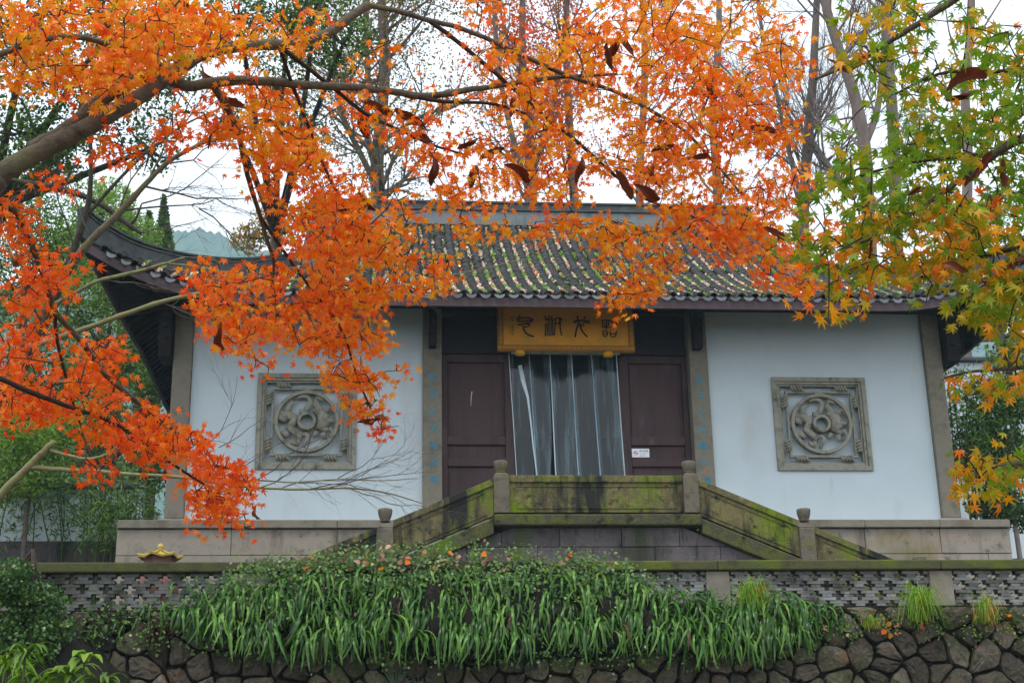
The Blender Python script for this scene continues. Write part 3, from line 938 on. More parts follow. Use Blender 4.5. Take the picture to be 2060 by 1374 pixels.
b.build('small_print', M_INK, NT, kind='stuff')

# clear strip curtain in the doorway
PVC = bpy.data.materials.new('clear_strip'); PVC.use_nodes = True
n, l = PVC.node_tree.nodes, PVC.node_tree.links
pb_ = n['Principled BSDF']
tr = n.new('ShaderNodeBsdfTransparent'); tr.inputs[0].default_value = (.62, .76, .82, 1)
gl = n.new('ShaderNodeBsdfGlossy'); gl.inputs['Roughness'].default_value = .10; gl.inputs[0].default_value = (.9, .97, 1, 1)
df = n.new('ShaderNodeBsdfDiffuse'); df.inputs[0].default_value = (.38, .58, .66, 1)
geo = n.new('ShaderNodeNewGeometry'); vm = n.new('ShaderNodeVectorMath'); vm.operation = 'MULTIPLY'; vm.inputs[1].default_value = (9, 9, .55)
nz = n.new('ShaderNodeTexNoise'); nz.inputs['Scale'].default_value = 1; nz.inputs['Detail'].default_value = 6; nz.inputs['Roughness'].default_value = .7
l.new(geo.outputs['Position'], vm.inputs[0]); l.new(vm.outputs[0], nz.inputs['Vector'])
mr = n.new('ShaderNodeMapRange'); mr.inputs['From Min'].default_value = .50; mr.inputs['From Max'].default_value = .78
mr.inputs['To Min'].default_value = .008; mr.inputs['To Max'].default_value = .42
l.new(nz.outputs[0], mr.inputs['Value'])
fres = n.new('ShaderNodeFresnel'); fres.inputs[0].default_value = 1.5
fa = n.new('ShaderNodeMath'); fa.operation = 'MULTIPLY_ADD'; fa.inputs[1].default_value = .6; fa.inputs[2].default_value = .01; l.new(fres.outputs[0], fa.inputs[0])
m1 = n.new('ShaderNodeMixShader'); l.new(fa.outputs[0], m1.inputs[0]); l.new(tr.outputs[0], m1.inputs[1]); l.new(gl.outputs[0], m1.inputs[2])
m2 = n.new('ShaderNodeMixShader'); l.new(mr.outputs[0], m2.inputs[0]); l.new(m1.outputs[0], m2.inputs[1]); l.new(df.outputs[0], m2.inputs[2])
l.new(m2.outputs[0], n['Material Output'].inputs['Surface']); n.remove(pb_)
M_EDGE = mat('strip_edge', [(.42, .55, .62), (.58, .70, .76)], 10, rough=.35, bump=0, stretch=(1, 1, .1), spec=.6, spots=[((.25, .27, .28), 8, .55, .7, (1, 1, .2))])
CT = thing('strip_curtain', ((DX0 + DX1) / 2, .12, 0), 'clear plastic strip curtain hanging in the temple doorway', 'curtain')
cz0, cz1 = .16, 3.0
tops = [1029, 1071, 1113, 1157, 1198, 1243]
bots = [1041, 1083, 1119, 1165, 1210, 1252]
for k in range(5):
    s = MB(); vs, fs = [], []
    NX, NZ = 9, 24
    for j in range(NZ + 1):
        v = j / NZ
        z = cz1 + (cz0 - cz1) * v
        py = 717 + (1036 - 717) * v
        xl = at(tops[k] + (bots[k] - tops[k]) * v - 3, 850, .12).x
        xr = at(tops[k + 1] + (bots[k + 1] - tops[k + 1]) * v + 3, 850, .12).x
        if k == 0: xl += .02 * v + .05 * math.exp(-((v - .3) / .2) ** 2) * 0
        for i in range(NX + 1):
            u = i / NX
            y = .10 + .012 * k % 2 + .03 * math.sin(u * 3.14 * 2 + k * 1.7 + v * 1.2) * (.3 + v) + .012 * math.sin(v * 9 + k) + (.016 if k % 2 else 0)
            vs.append((xl + (xr - xl) * u, y, z))
    for j in range(NZ):
        for i in range(NX):
            a = j * (NX + 1) + i; fs.append((a, a + 1, a + NX + 2, a + NX + 1))
    s.add(vs, fs, 0, True)
    so_ = s.build('strip', PVC, CT)
    e = MB()
    P_ = [Vector(vs[j * (NX + 1)]) + Vector((0, -.008, 0)) for j in range(NZ + 1)]
    e.tube(P_, [.007 + .006 * (j / NZ) * (k > 0) for j in range(NZ + 1)], 6); e.build('strip_edge', M_EDGE, so_)
    if k == 4:
        e = MB(); e.tube([Vector(vs[j * (NX + 1) + NX]) + Vector((0, -.006, 0)) for j in range(NZ + 1)], .010, 6); e.build('strip_edge', M_EDGE, so_)
    if k == 0:                                        # a fold running down from the hook
        e = MB(); hk = []
        for (x, yy_) in ((1046, 735), (1052, 765), (1062, 800), (1068, 850), (1073, 900), (1080, 955), (1084, 1000)):
            p = at(x, yy_, .07); hk.append(p)
        e.tube(hk, [.035, .04, .022, .014, .012, .011, .01], 8, flat=.3); e.build('fold', M_EDGE, so_)
b = MB(); b.box(DX0 - .04, DX1 + .02, .085, .11, cz1 - .015, cz1 + .03); b.build('hanging_bar', M_EDGE, CT)

# ------------------------------------------------------------------ the double stair in front of the door
ST = thing('stone_stair', (0, -3.0, -2.95), 'mossy double stone stair with carved balustrade below the temple door', 'stairs')
SY = -3.0
SLOPE = -.424
LX = 1.42
LZ = -.56
def ramp(x):             # underside of the balustrade
    ax = abs(x)
    return LZ + (0 if ax <= LX else SLOPE * (ax - LX))
def clip_poly(poly, a, b_, c):       # keep a*x + b*z <= c
    out = []
    for i in range(len(poly)):
        p, q = poly[i], poly[(i + 1) % len(poly)]
        dp_, dq = a * p[0] + b_ * p[1] - c, a * q[0] + b_ * q[1] - c
        if dp_ <= 0: out.append(p)
        if dp_ * dq < 0:
            t = dp_ / (dp_ - dq); out.append((p[0] + (q[0] - p[0]) * t, p[1] + (q[1] - p[1]) * t))
    return out
POSTX = [1.42, 3.13, 4.84, 6.55]
for sx in (-1, 1):
    for x in POSTX:
        zb = ramp(x) - (.0 if x == LX else .04)
        if x > LX: zb -= .02
        zt = ramp(x) + .80
        p_ = MB(); c = (sx * x, SY, 0)
        w_ = .115
        p_.lathe((sx * x, SY, zb), [(w_ * 1.414, 0), (w_ * 1.414, .54), (w_ * 1.3, .56), (w_ * 1.38, .575), (w_ * 1.0, .60), (w_ * .72, .615)], 4, rot=math.pi / 4, smooth=False)
        po = p_.build('post', M_POST, ST, bevel=.012)
        p_ = MB()
        p_.lathe((sx * x, SY, zb + (zt - zb) - .80 + .0), [(.075, .612), (.065, .635), (.082, .66), (.10, .72), (.108, .775), (.10, .80), (.05, .805)], 12)
        p_.build('post_cap', M_POST, po)
def rail(xa, xb):
    """a solid carved balustrade slab between two posts (its foot follows the stair)"""
    sgn = 1 if xa >= 0 and xb > 0 else -1
    h = .575
    ia, ib = xa, xb
    za, zb = ramp(xa), ramp(xb)
    s = MB()
    def P4(u0, u1, v0, v1):
        def pt(u, v):
            x = ia + (ib - ia) * u
            return (x, za + (zb - za) * u + v)
        return [pt(u0, v0), pt(u1, v0), pt(u1, v1), pt(u0, v1)]
    s.prism(P4(0, 1, .02, h - .11), SY - .045, SY + .05)
    ro = s.build('rail_panel', M_BAL, ST)
    t = MB(); t.prism(P4(0, 1, h - .108, h), SY - .075, SY + .075); t.build('hand_rail', M_BAL, ro, bevel=.012)
    L = abs(ib - ia)
    mrg = .10 / L
    f = MB()
    f.prism(P4(mrg, 1 - mrg, h - .17, h - .155), SY - .058, SY - .0455); f.prism(P4(mrg, 1 - mrg, .075, .09), SY - .058, SY - .0455)
    f.prism(P4(mrg, mrg + .015 / L, .0905, h - .1705), SY - .058, SY - .0455); f.prism(P4(1 - mrg - .015 / L, 1 - mrg, .0905, h - .1705), SY - .058, SY - .0455)
    f.build('panel_moulding', M_BAL, ro, kind='stuff')
rail(-LX + .12, LX - .12)
for sx in (-1, 1):
    for i in range(3):
        a, b_ = sx * (POSTX[i] + .12), sx * (POSTX[i + 1] - .12)
        if sx < 0: a, b_ = b_, a
        rail(a, b_)
# landing slab and sloping stringers
b = MB(); b.box(-LX - .12, LX + .12, SY - .17, -.45, LZ - .20, LZ - .03); b.build('landing_slab', M_SLAB, ST, bevel=.025)
for sx in (-1, 1):
    a = sx * (LX + .125); e = sx * 7.0
    P4 = [(a, ramp(a) - .03), (e, ramp(e) - .03), (e, ramp(e) - .26), (a, ramp(a) - .26)]
    if sx > 0: P4 = P4[::-1]
    b = MB(); b.prism(P4, SY - .12, SY + .12); b.build('stringer', M_SLAB, ST, bevel=.015)
    for k in range(16):                               # the steps behind the balustrade
        x0_ = LX + .2 + k * .34; zt = LZ - .03 - (k + 1) * .145
        a0, a1 = sorted((sx * x0_, sx * (x0_ + .335)))
        if zt < -2.93: break
        b = MB(); b.box(a0, a1, SY + .13, -.55, max(-2.95, zt - .4), zt); b.build('step', M_BLOCK, ST)
# wall of squared blocks under the stair
yF = SY - .02
core = MB()
core.prism([(-7.0, -2.95), (7.0, -2.95), (LX + .1, LZ - .24), (-LX - .1, LZ - .24)], yF + .05, yF + .25)
core.build('stair_core', M_SOIL, ST)
zc_ = LZ - .205
row = 0
while zc_ > -2.9:
    hgt = .29
    x = -7.1 + (row % 2) * .4
    while x < 7.1:
        wd = rnd.uniform(.7, 1.15)
        p_ = [(x + .003, zc_ - hgt + .003), (x + wd - .003, zc_ - hgt + .003), (x + wd - .003, zc_ - .003), (x + .003, zc_ - .003)]
        for sx in (-1, 1):
            # below the stringer: z <= ramp(x) - .27
            p_ = clip_poly(p_, sx * -SLOPE, 1, LZ - .268 + (-SLOPE) * LX) if len(p_) >= 3 else p_
        if len(p_) >= 3:
            A = abs(sum(p_[i][0] * p_[(i + 1) % len(p_)][1] - p_[(i + 1) % len(p_)][0] * p_[i][1] for i in range(len(p_)))) / 2
            if A > .01:
                d = rnd.uniform(0, .02)
                b = MB(); b.prism(p_, yF - d, yF + .06); b.build('stone_block', M_BLOCK, ST, bevel=.01)
        x += wd
    zc_ -= hgt; row += 1
# two steps from the landing up to the hall floor
for k, (zt, y0) in enumerate(((-.34, -1.0), (-.225, -.75))):
    pass

# ------------------------------------------------------------------ openwork brick wall along the terrace edge
LW = thing('openwork_wall', (-1, -9.06, -2.95), 'low openwork brick wall with mossy stone capping along the terrace edge', 'wall')
WY0, WY1 = -9.11, -9.0
pill_x = [2.77 + 2.42 * k for k in range(-5, 2)]
for k in range(len(pill_x)):
    b = MB(); b.box(pill_x[k] - .125, pill_x[k] + .125, WY0 - .035, WY1 + .035, -3.0, -2.54); b.build('pillar', M_PILL, LW, bevel=.008)
edges = [-10.2] + pill_x + [6.2]
for k in range(len(edges) - 1):
    b = MB(); dz = rnd.uniform(-.006, .006)
    b.box(edges[k] + .002, edges[k + 1] - .002, WY0 - .075, WY1 + .06, -2.535, -2.428 + dz); b.build('capping_stone', M_CAP, LW, bevel=.016)
PIT, CH = .2325, .0343
cent = []
for k in range(len(edges) - 1):
    a, e = edges[k] + .127, edges[k + 1] - .127
    for r_ in range(12):
        band, c = divmod(r_, 3)
        z1_ = -2.538 - r_ * CH; z0_ = z1_ - CH + .0025
        gap = .132 if c == 1 else .052
        x = a - PIT + (band % 2) * PIT / 2
        while x < e:
            p0, p1 = max(a, x + gap / 2), min(e, x + PIT - gap / 2)
            if p1 - p0 > .02: cent.append((p0, p1, z0_, z1_))
            x += PIT
cent.sort(key=lambda q: abs((q[0] + q[1]) / 2 - 2.6))
bm_cache = {}
rest = MB()
for i, (p0, p1, z0_, z1_) in enumerate(cent):
    d = rnd.gauss(0, .004)
    if i < 300:
        key = round(p1 - p0, 3)
        if key not in bm_cache:
            b = MB(); b.box(-key / 2, key / 2, WY0, WY1, 0, CH - .0025); bm_cache[key] = b.mesh('brick', M_BRICK)
        inst('brick', bm_cache[key], Matrix.Translation(((p0 + p1) / 2 + rnd.gauss(0, .002), d, z0_)) @ Matrix.Rotation(rnd.gauss(0, .006), 4, 'Y'), LW)
    else:
        rest.box(p0, p1, WY0 + d, WY1 + d, z0_, z1_)
rest.build('brickwork', M_BRICK, LW, kind='stuff')

# ------------------------------------------------------------------ retaining wall of field stones below it
RW = thing('retaining_wall', (-1, -9.6, -6.96), 'dark field stone retaining wall under the ferns', 'wall')
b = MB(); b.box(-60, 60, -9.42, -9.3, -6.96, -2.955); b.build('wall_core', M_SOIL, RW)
b = MB(); b.box(-60, 60, -9.50, -9.425, -6.96, -4.17); b.build('wall_foot', M_STONE, RW, bevel=.02)
seeds = []
X0, X1, Z0, Z1 = -8.2, 5.4, -4.15, -2.98
while len(seeds) < 300:
    p = (rnd.uniform(X0, X1), rnd.uniform(Z0, Z1))
    dmin = rnd.choice((.14, .17, .2, .22, .28))
    if all((p[0] - q[0]) ** 2 + ((p[1] - q[1]) * 1.25) ** 2 > dmin ** 2 for q in seeds): seeds.append(p)
    else:
        rnd_fail = globals().get('rnd_fail', 0) + 1
        if rnd_fail > 60000: break
for p in seeds:
    poly = [(p[0] - .5, p[1] - .5), (p[0] + .5, p[1] - .5), (p[0] + .5, p[1] + .5), (p[0] - .5, p[1] + .5)]
    for q in seeds:
        if q == p or abs(q[0] - p[0]) > .9 or abs(q[1] - p[1]) > .9: continue
        dx, dz = q[0] - p[0], q[1] - p[1]
        mx, mz = (p[0] + q[0]) / 2, (p[1] + q[1]) / 2
        L = math.hypot(dx, dz)
        poly = clip_poly(poly, dx / L, dz / L, (dx * mx + dz * mz) / L - (.005 + .006 * abs(math.sin(mx * 37 + mz * 61))))
        if len(poly) < 3: break
    poly = clip_poly(poly, 0, 1, Z1 + .0) if len(poly) >= 3 else poly
    if len(poly) < 3: continue
    # chamfer the corners, then dome the face
    pp = []
    for i in range(len(poly)):
        a, b_ = np.array(poly[i]), np.array(poly[(i + 1) % len(poly)])
        pp += [a + (b_ - a) * .17, a + (b_ - a) * .5 + np.array([rnd.gauss(0, .008), rnd.gauss(0, .008)]), a + (b_ - a) * .83]
    c = np.mean(pp, axis=0)
    push = rnd.uniform(-.03, .02); dome = rnd.uniform(.03, .085); tilt = rnd.gauss(0, .12); tilt2 = rnd.gauss(0, .12)
    b = MB(); n = len(pp); vs = []
    for sc_, dy in ((1.0, .12), (.99, .0), (.92, -.7), (.5, -.95)):
        for q in pp:
            v = c + (q - c) * sc_
            vs.append((v[0], -9.44 + push * (dy <= 0) + (dy if dy > 0 else dy * dome) + ((v[0] - c[0]) * tilt + (v[1] - c[1]) * tilt2) * (dy < 0) + rnd.gauss(0, .006), v[1]))
    vs.append((c[0], -9.44 + push - dome, c[1]))
    fs = []
    for k in range(3):
        for i in range(n): fs.append((k * n + i, k * n + (i + 1) % n, (k + 1) * n + (i + 1) % n, (k + 1) * n + i))
    for i in range(n): fs.append((3 * n + i, 3 * n + (i + 1) % n, 4 * n))
    b.add(vs, fs, 0, False)
    b.build('stone', M_STONE, RW)
# bank of earth on the ledge that carries the ferns, and the mound on the left
def lump(name, x0, x1, nx, prof, nseed, amp, M):
    """profile (y,z) list swept along x with noise"""
    xs_ = np.linspace(x0, x1, nx)
    P_ = np.array([(x, y, z) for x in xs_ for (y, z) in prof(x)])
    m_ = len(prof(xs_[0]))
    nz_ = smooth_noise(P_, 9, nseed) - .5 + .6 * (smooth_noise(P_, 25, nseed + 1) - .5)
    P_[:, 1] -= amp * nz_; P_[:, 2] += amp * .5 * nz_
    i = np.arange((nx - 1) * (m_ - 1)); r_, c_ = i // (m_ - 1), i % (m_ - 1)
    a = r_ * m_ + c_
    Fc = np.stack([a, a + 1, a + m_ + 1, a + m_], 1)
    return link(bpy.data.objects.new(name, fast_mesh(name, P_, Fc, [M], smooth=True)), kind='structure')
def bank_prof(x):
    # top height and thickness vary along the wall: ferny hump in the middle
    k = math.exp(-((x + 2.0) / 2.3) ** 4)
    k2 = math.exp(-((x + 2.0) / 1.45) ** 4)
    zt = -3.02 + .30 * k + .30 * k2
    zb = -3.12 - .40 * k
    th = .05 + .20 * k
    return [(-9.05 if zt > -2.5 else -9.10, zt)] + [(-9.12 - th * math.sin(math.pi * t) ** .6 - .34 * t ** .7 * (zt < 9), zt + (zb - zt) * t) for t in np.linspace(.08, 1, 9)]
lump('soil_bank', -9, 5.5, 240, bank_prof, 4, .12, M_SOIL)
def left_prof(x):
    k = max(0, min(1, (-4.6 - x) / 1.6))
    return [(-9.42, -3.05 - .25 * (1 - k) - .55 * (1 - k) * 2)] + [(-9.45 - 3.2 * t * k, -3.1 - 1.4 * (1 - k) - (3.8 - 1.4 * (1 - k)) * t ** 1.3) for t in np.linspace(.05, 1, 8)]
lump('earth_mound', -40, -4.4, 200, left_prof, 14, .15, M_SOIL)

# incense burner roof peeping over the wall
c0 = at(322, 1120, -6)
IB = thing('incense_burner', (c0.x, -6, -2.95), 'incense burner with a small yellow pagoda roof behind the wall', 'burner')
zt = at(322, 1104, -6).z; zb = at(322, 1121, -6).z
b = MB(); vs, fs = [], []
n = 6
for k in range(n * 2):
    a = math.pi * k / n + .26
    corner = k % 2 == 0
    for rr, zz_ in ((.035, zt - .03), (.11, zt - .07), (.20 if corner else .19, zb + .005 + (.012 if corner else 0)), (.275 if corner else .24, zb + (.022 if corner else -.008)), (.268 if corner else .232, zb + (.0 if corner else -.03))):
        vs.append((c0.x + rr * math.cos(a), -6 + rr * math.sin(a), zz_))
m_ = 5
for k in range(n * 2):
    q = (k + 1) % (n * 2)
    for i in range(m_ - 1): fs.append((k * m_ + i, k * m_ + i + 1, q * m_ + i + 1, q * m_ + i))
b.add(vs, fs)
rfo = b.build('burner_roof', M_YTILE, IB)
b = MB()
for k in range(n):
    a = math.pi * 2 * k / n + .26
    b.tube([(c0.x + r__ * math.cos(a), -6 + r__ * math.sin(a), z_) for r__, z_ in ((.04, zt - .02), (.11, zt - .055), (.20, zb + .022), (.278, zb + .03))], .012, 5)
b.build('roof_rib', M_YTILE, rfo, kind='stuff')
b = MB(); b.lathe((c0.x, -6, zt - .03), [(.04, 0), (.022, .02), (.042, .045), (.036, .075), (.010, .10)], 10); b.build('finial', M_YTILE, IB)
b = MB(); b.lathe((c0.x, -6, zb - .22), [(.19, 0), (.19, .17), (.215, .2), (.215, .21)], 6, smooth=False, rot=.26); b.build('burner_body', M_RBROWN, IB)
b = MB(); b.lathe((c0.x, -6, -2.95), [(.3, 0), (.3, .08), (.12, .2), (.12, .6), (.25, .75), (.25, zb - .22 + 2.94)], 12); b.build('burner_stand', M_RBROWN, IB)

# whitewashed courtyard walls beside the hall
def yard_wall(x0, x1, y, ztop, zbase, label):
    t = thing('courtyard_wall', ((x0 + x1) / 2, y, -2.95), label, 'wall')
    b = MB(); b.box(x0, x1, y, y + .3, zbase, ztop); b.build('wall_face', M_WHITE, t)
    b = MB(); b.box(x0, x1, y - .04, y + .34, -2.95, zbase - .002); b.build('wall_base', M_BLOCK, t, bevel=.02)
    b = MB(); b.prism([(x0, ztop + .002), (x1, ztop + .002), (x1, ztop + .1), (x0, ztop + .1)], y - .12, y + .42); b.build('wall_coping', M_RIDGED, t, bevel=.03)
yard_wall(-22, -7.6, 3.0, 1.25, .28, 'whitewashed courtyard wall behind the bamboo left of the temple')
yard_wall(7.6, 22, 4.0, 4.2, .1, 'tall whitewashed wall behind the shrubs right of the temple')

# ------------------------------------------------------------------ leaves: materials and shapes
L_RED = leafmat('maple_red_orange', [(.84, .078, .002), (.90, .125, .003), (.86, .095, .002), (.92, .17, .003), (.82, .055, .002)])
L_ORG = leafmat('maple_orange', [(.90, .17, .003), (.92, .23, .004), (.88, .14, .003), (.92, .28, .005), (.86, .11, .002)])
L_YEL = leafmat('maple_yellow_orange', [(.90, .30, .004), (.88, .37, .006), (.90, .23, .003), (.84, .43, .008), (.82, .32, .004)])
L_OLV = leafmat('maple_olive', [(.48, .35, .004), (.34, .34, .006), (.58, .32, .004), (.28, .32, .006), (.62, .34, .005)])
L_GRN = leafmat('maple_green', [(.12, .26, .008), (.20, .35, .010), (.08, .19, .008), (.28, .35, .010), (.15, .30, .010)])
L_DRY = leafmat('withered_brown', [(.11, .018, .006), (.16, .032, .010), (.075, .014, .006), (.19, .05, .018)], trans=.3)
def maple_template(seed, curl):
    g = np.random.default_rng(seed)
    out = []
    lob = [(-128, .42), (-88, .74), (-44, .95), (0, 1.05), (44, .95), (88, .74), (128, .42)]
    lob = [(a + g.normal() * 4, L * (1 + g.normal() * .06)) for a, L in lob]
    def pt(a, r_): return (r_ * math.sin(rad(a)), r_ * math.cos(rad(a)))
    out.append(pt(-172, .10))
    for i, (a, L) in enumerate(lob):
        w = 10.5 if L > .6 else 13
        out += [pt(a - w, L * .58), pt(a, L), pt(a + w, L * .58)]
        if i < 6: out.append(pt((a + lob[i + 1][0]) / 2, .30 + .05 * (i in (1, 2, 3, 4))))
    out.append(pt(172, .10))
    V = [(0, 0, 0)] + [(x, y, 0) for x, y in out]
    V = np.array(V)
    r2 = V[:, 0] ** 2 + V[:, 1] ** 2
    V[:, 2] = -curl * r2 + .10 * np.abs(V[:, 0]) * g.uniform(.2, 1) + g.normal(size=len(V)) * .015
    n = len(out)
    Fc = np.array([(0, i + 1, (i + 1) % n + 1) for i in range(n)])
    return V, Fc[:, ::-1]
MTPL = [maple_template(s, c) for s, c in ((1, .15), (2, .50), (3, -.18), (4, .80))]

def in_poly(x, y, poly):
    c = np.zeros(len(x), bool)
    n = len(poly)
    for i in range(n):
        x1_, y1_ = poly[i]; x2_, y2_ = poly[(i + 1) % n]
        if y1_ == y2_: continue
        cond = ((y1_ > y) != (y2_ > y)) & (x < (x2_ - x1_) * (y - y1_) / (y2_ - y1_) + x1_)
        c ^= cond
    return c
def sample_poly(poly, n, clump, g, thr=.31):
    P_ = np.array(poly, float)
    lo, hi = P_.min(0), P_.max(0)
    out = np.zeros((0, 2))
    for _ in range(400):
        q = g.uniform(lo, hi, size=(600, 2))
        q = q[in_poly(q[:, 0], q[:, 1], poly)]
        nz_ = smooth_noise(np.c_[q, 0 * q[:, :1]], 2 * math.pi / clump / 2.2, int(lo[0] + lo[1] * 3) + 5000)
        q = q[nz_ + g.normal(size=len(q)) * .10 > thr]
        out = np.r_[out, q]
        if len(out) >= n: break
    return out[:n]
def maple(root, limbs, regions, seed, nkeep=300, leaf_r=.0250, twig_mat=M_TWIG, dens=2.05):
    """limbs: (name, [(px,py,depth)], [radius]); regions: (poly, clusters, d0, spread, [(material, weight)], clump)"""
    g = np.random.default_rng(seed)
    nodes = []
    for nm, pts, rs in limbs:
        W = [Vector(p) if len(p) == 3 and isinstance(p, Vector) else atD(*p) for p in pts]
        Wp = smooth_path([tuple(w) for w in W], 3)
        rr = np.interp(np.linspace(0, 1, len(Wp)), np.linspace(0, 1, len(rs)), rs)
        Wp = [w + g.normal(size=3) * rr[i] * .07 for i, w in enumerate(Wp)]
        b = MB(); b.tube(Wp, [r_ * (1 + .035 * g.normal()) for r_ in rr], 10 if rs[0] > .02 else 6)
        b.build(nm, M_BARK if rs[0] > .012 else twig_mat, root)
        if nm != 'trunk':
            for i in range(len(Wp) - 1):
                for t in np.linspace(0, 1, 4): nodes.append(Wp[i] * (1 - t) + Wp[i + 1] * t)
    nodes = np.array(nodes)
    C, MT = [], []
    for poly, n, d0, spr, mw_, clump in regions:
        q = sample_poly(poly, int(n * dens), clump, g)
        for (x, y) in q:
            d = d0 + g.uniform(-spr, spr)
            C.append(np.array(atD(x, y, d)))
            MT.append(mw_)
    C = np.array(C)
    dist = np.array([np.min(np.linalg.norm(nodes - c, axis=1)) for c in C])
    order = np.argsort(dist)
    tw = MB()
    T_, N_, Y_, M_, SC = [], [], [], [], []
    dropped = 0
    for i in order:
        c = C[i]
        dd = np.linalg.norm(nodes - c, axis=1)
        j = int(np.argmin(dd))
        p = nodes[j]
        L = dd[j]
        mid = (p + c) / 2 + np.array([0, 0, .06 * L]) + g.normal(size=3) * .06 * L
        path = [p, p * .6 + mid * .4, mid, mid * .4 + c * .6, c]
        path = smooth_path(path, 2)
        tw.tube(path, np.linspace(.0028 + .0022 * min(1, L), .0011, len(path)), 4, cap=False)
        nodes = np.r_[nodes, np.array(path[len(path) // 3:])]
        k = g.integers(4, 8)
        mats_, wts = zip(*MT[i])
        wts = np.array(wts, float) / sum(wts)
        main = g.choice(len(mats_), p=wts)
        dirn = unit((c - p)[None])[0]
        for _ in range(k):
            t = g.uniform(.35, 1.0)
            base_ = p + (c - p) * t if L < .3 else c - dirn * g.uniform(0, .24)
            off = unit(g.normal(size=(1, 3)))[0] * np.array([1, .8, .55])
            pos_ = base_ + off * g.uniform(.03, .105) + np.array([0, 0, -.015])
            T_.append(pos_)
            nr = np.array([-.05, -.85, -.22]) + unit(g.normal(size=(1, 3)))[0] * .75
            N_.append(nr)
            td = off * .8 + np.array([0, 0, -.75]) + g.normal(size=3) * .35
            Y_.append(td)
            M_.append(main if g.random() < .72 else g.choice(len(mats_), p=wts))
            M_[-1] = mats_[M_[-1]]
            SC.append(leaf_r * g.uniform(.72, 1.22))
    tw.build('twigs', twig_mat, root, kind='stuff')
    T_, N_, Y_, SC = np.array(T_), np.array(N_), np.array(Y_), np.array(SC)
    R_ = rots(N_, Y_)
    # largest as seen in the photograph become parts of their own
    D = (T_ - np.array(CAM)) @ np.array(FWD)
    px = 1030 + F_PX * ((T_ - np.array(CAM)) @ np.array(RGT)) / D
    py = 687 - F_PX * ((T_ - np.array(CAM)) @ np.array(UPV)) / D
    score = SC / D * np.abs(R_[:, 1, 2]) * ((px > 5) & (px < 2055) & (py > 5) & (py < 1370))
    big = np.argsort(-score)[:nkeep]
    isbig = np.zeros(len(T_), bool); isbig[big] = True
    mats_ = sorted({m_.name for m_ in M_})
    cache = {}
    for i in big:
        v = int(i) % 4
        key = (v, M_[i].name)
        if key not in cache: cache[key] = fast_mesh('leaf', MTPL[v][0], MTPL[v][1], [M_[i]])
        M4 = (Matrix([list(r__) for r__ in R_[i]]) * SC[i]).to_4x4(); M4.translation = Vector(T_[i])
        inst('leaf', cache[key], M4, root)
    Vs, Fs, Ms, off = [], [], [], 0
    for v in range(4):
        sel = np.array([i for i in range(len(T_)) if not isbig[i] and i % 4 == v])
        if not len(sel): continue
        V, Fc = scatter(MTPL[v][0], MTPL[v][1], R_[sel], T_[sel], SC[sel])
        Vs.append(V); Fs.append(Fc + off); off += len(V)
        Ms.append(np.repeat([mats_.index(M_[i].name) for i in sel], len(MTPL[v][1])))
    link(bpy.data.objects.new('foliage', fast_mesh('foliage', np.concatenate(Vs), np.concatenate(Fs), [MATS[m_] for m_ in mats_], np.concatenate(Ms))), root, kind='stuff')
    # petioles are too small to see apart: left to the twigs
    return len(T_)
def dry_template(seed):
    g = np.random.default_rng(seed)
    V, Fc = [], []
    n = 9
    bend = g.uniform(.6, 1.8) * g.choice([-1, 1]); fold = g.uniform(.5, 1.3); tw_ = g.uniform(-1.6, 1.6)
    for i in range(n):
        t = i / (n - 1)
        w = .15 * math.sin(math.pi * min(1, t * .93 + .04)) ** .8 * g.uniform(.8, 1.15)
        for s_ in (-1, -.5, 0, .5, 1):
            x_, z_ = s_ * w, abs(s_) ** 1.4 * w * fold * 1.3
            a_ = tw_ * (t - .3)
            V.append((x_ * math.cos(a_) - z_ * math.sin(a_), t + .03 * g.normal() * abs(s_), x_ * math.sin(a_) + z_ * math.cos(a_) + bend * .2 * math.sin(t * 2.6) + .022 * g.normal()))
    for i in range(n - 1):
        for k in range(4): Fc.append((i * 5 + k, i * 5 + k + 1, i * 5 + k + 6, i * 5 + k + 5))
    return np.array(V), np.array(Fc)
DRY = [fast_mesh('withered_leaf', *dry_template(s), [L_DRY], smooth=True) for s in range(5)]
def dry_leaves(root, lst, d0, g=np.random.default_rng(77)):
    for (x, y, L, ang) in lst:
        d = d0 + g.uniform(-.4, .3)
        p = atD(x, y, d)
        tip = RGT * math.cos(rad(ang)) + UPV * math.sin(rad(ang)) + FWD * g.normal() * .25
        nr = -FWD + (RGT * g.normal() + UPV * g.normal()) * .5
        R_ = rots(np.array(nr)[None], np.array(tip)[None])[0]
        s_ = .78 * L * d / F_PX
        M4 = (Matrix([list(q) for q in R_]) * s_).to_4x4(); M4.translation = p - Vector(R_[:, 1]) * s_ * .5
        inst('withered_leaf', DRY[int(g.integers(5))], M4, root, label='shrivelled dark brown leaf caught among the maple twigs')

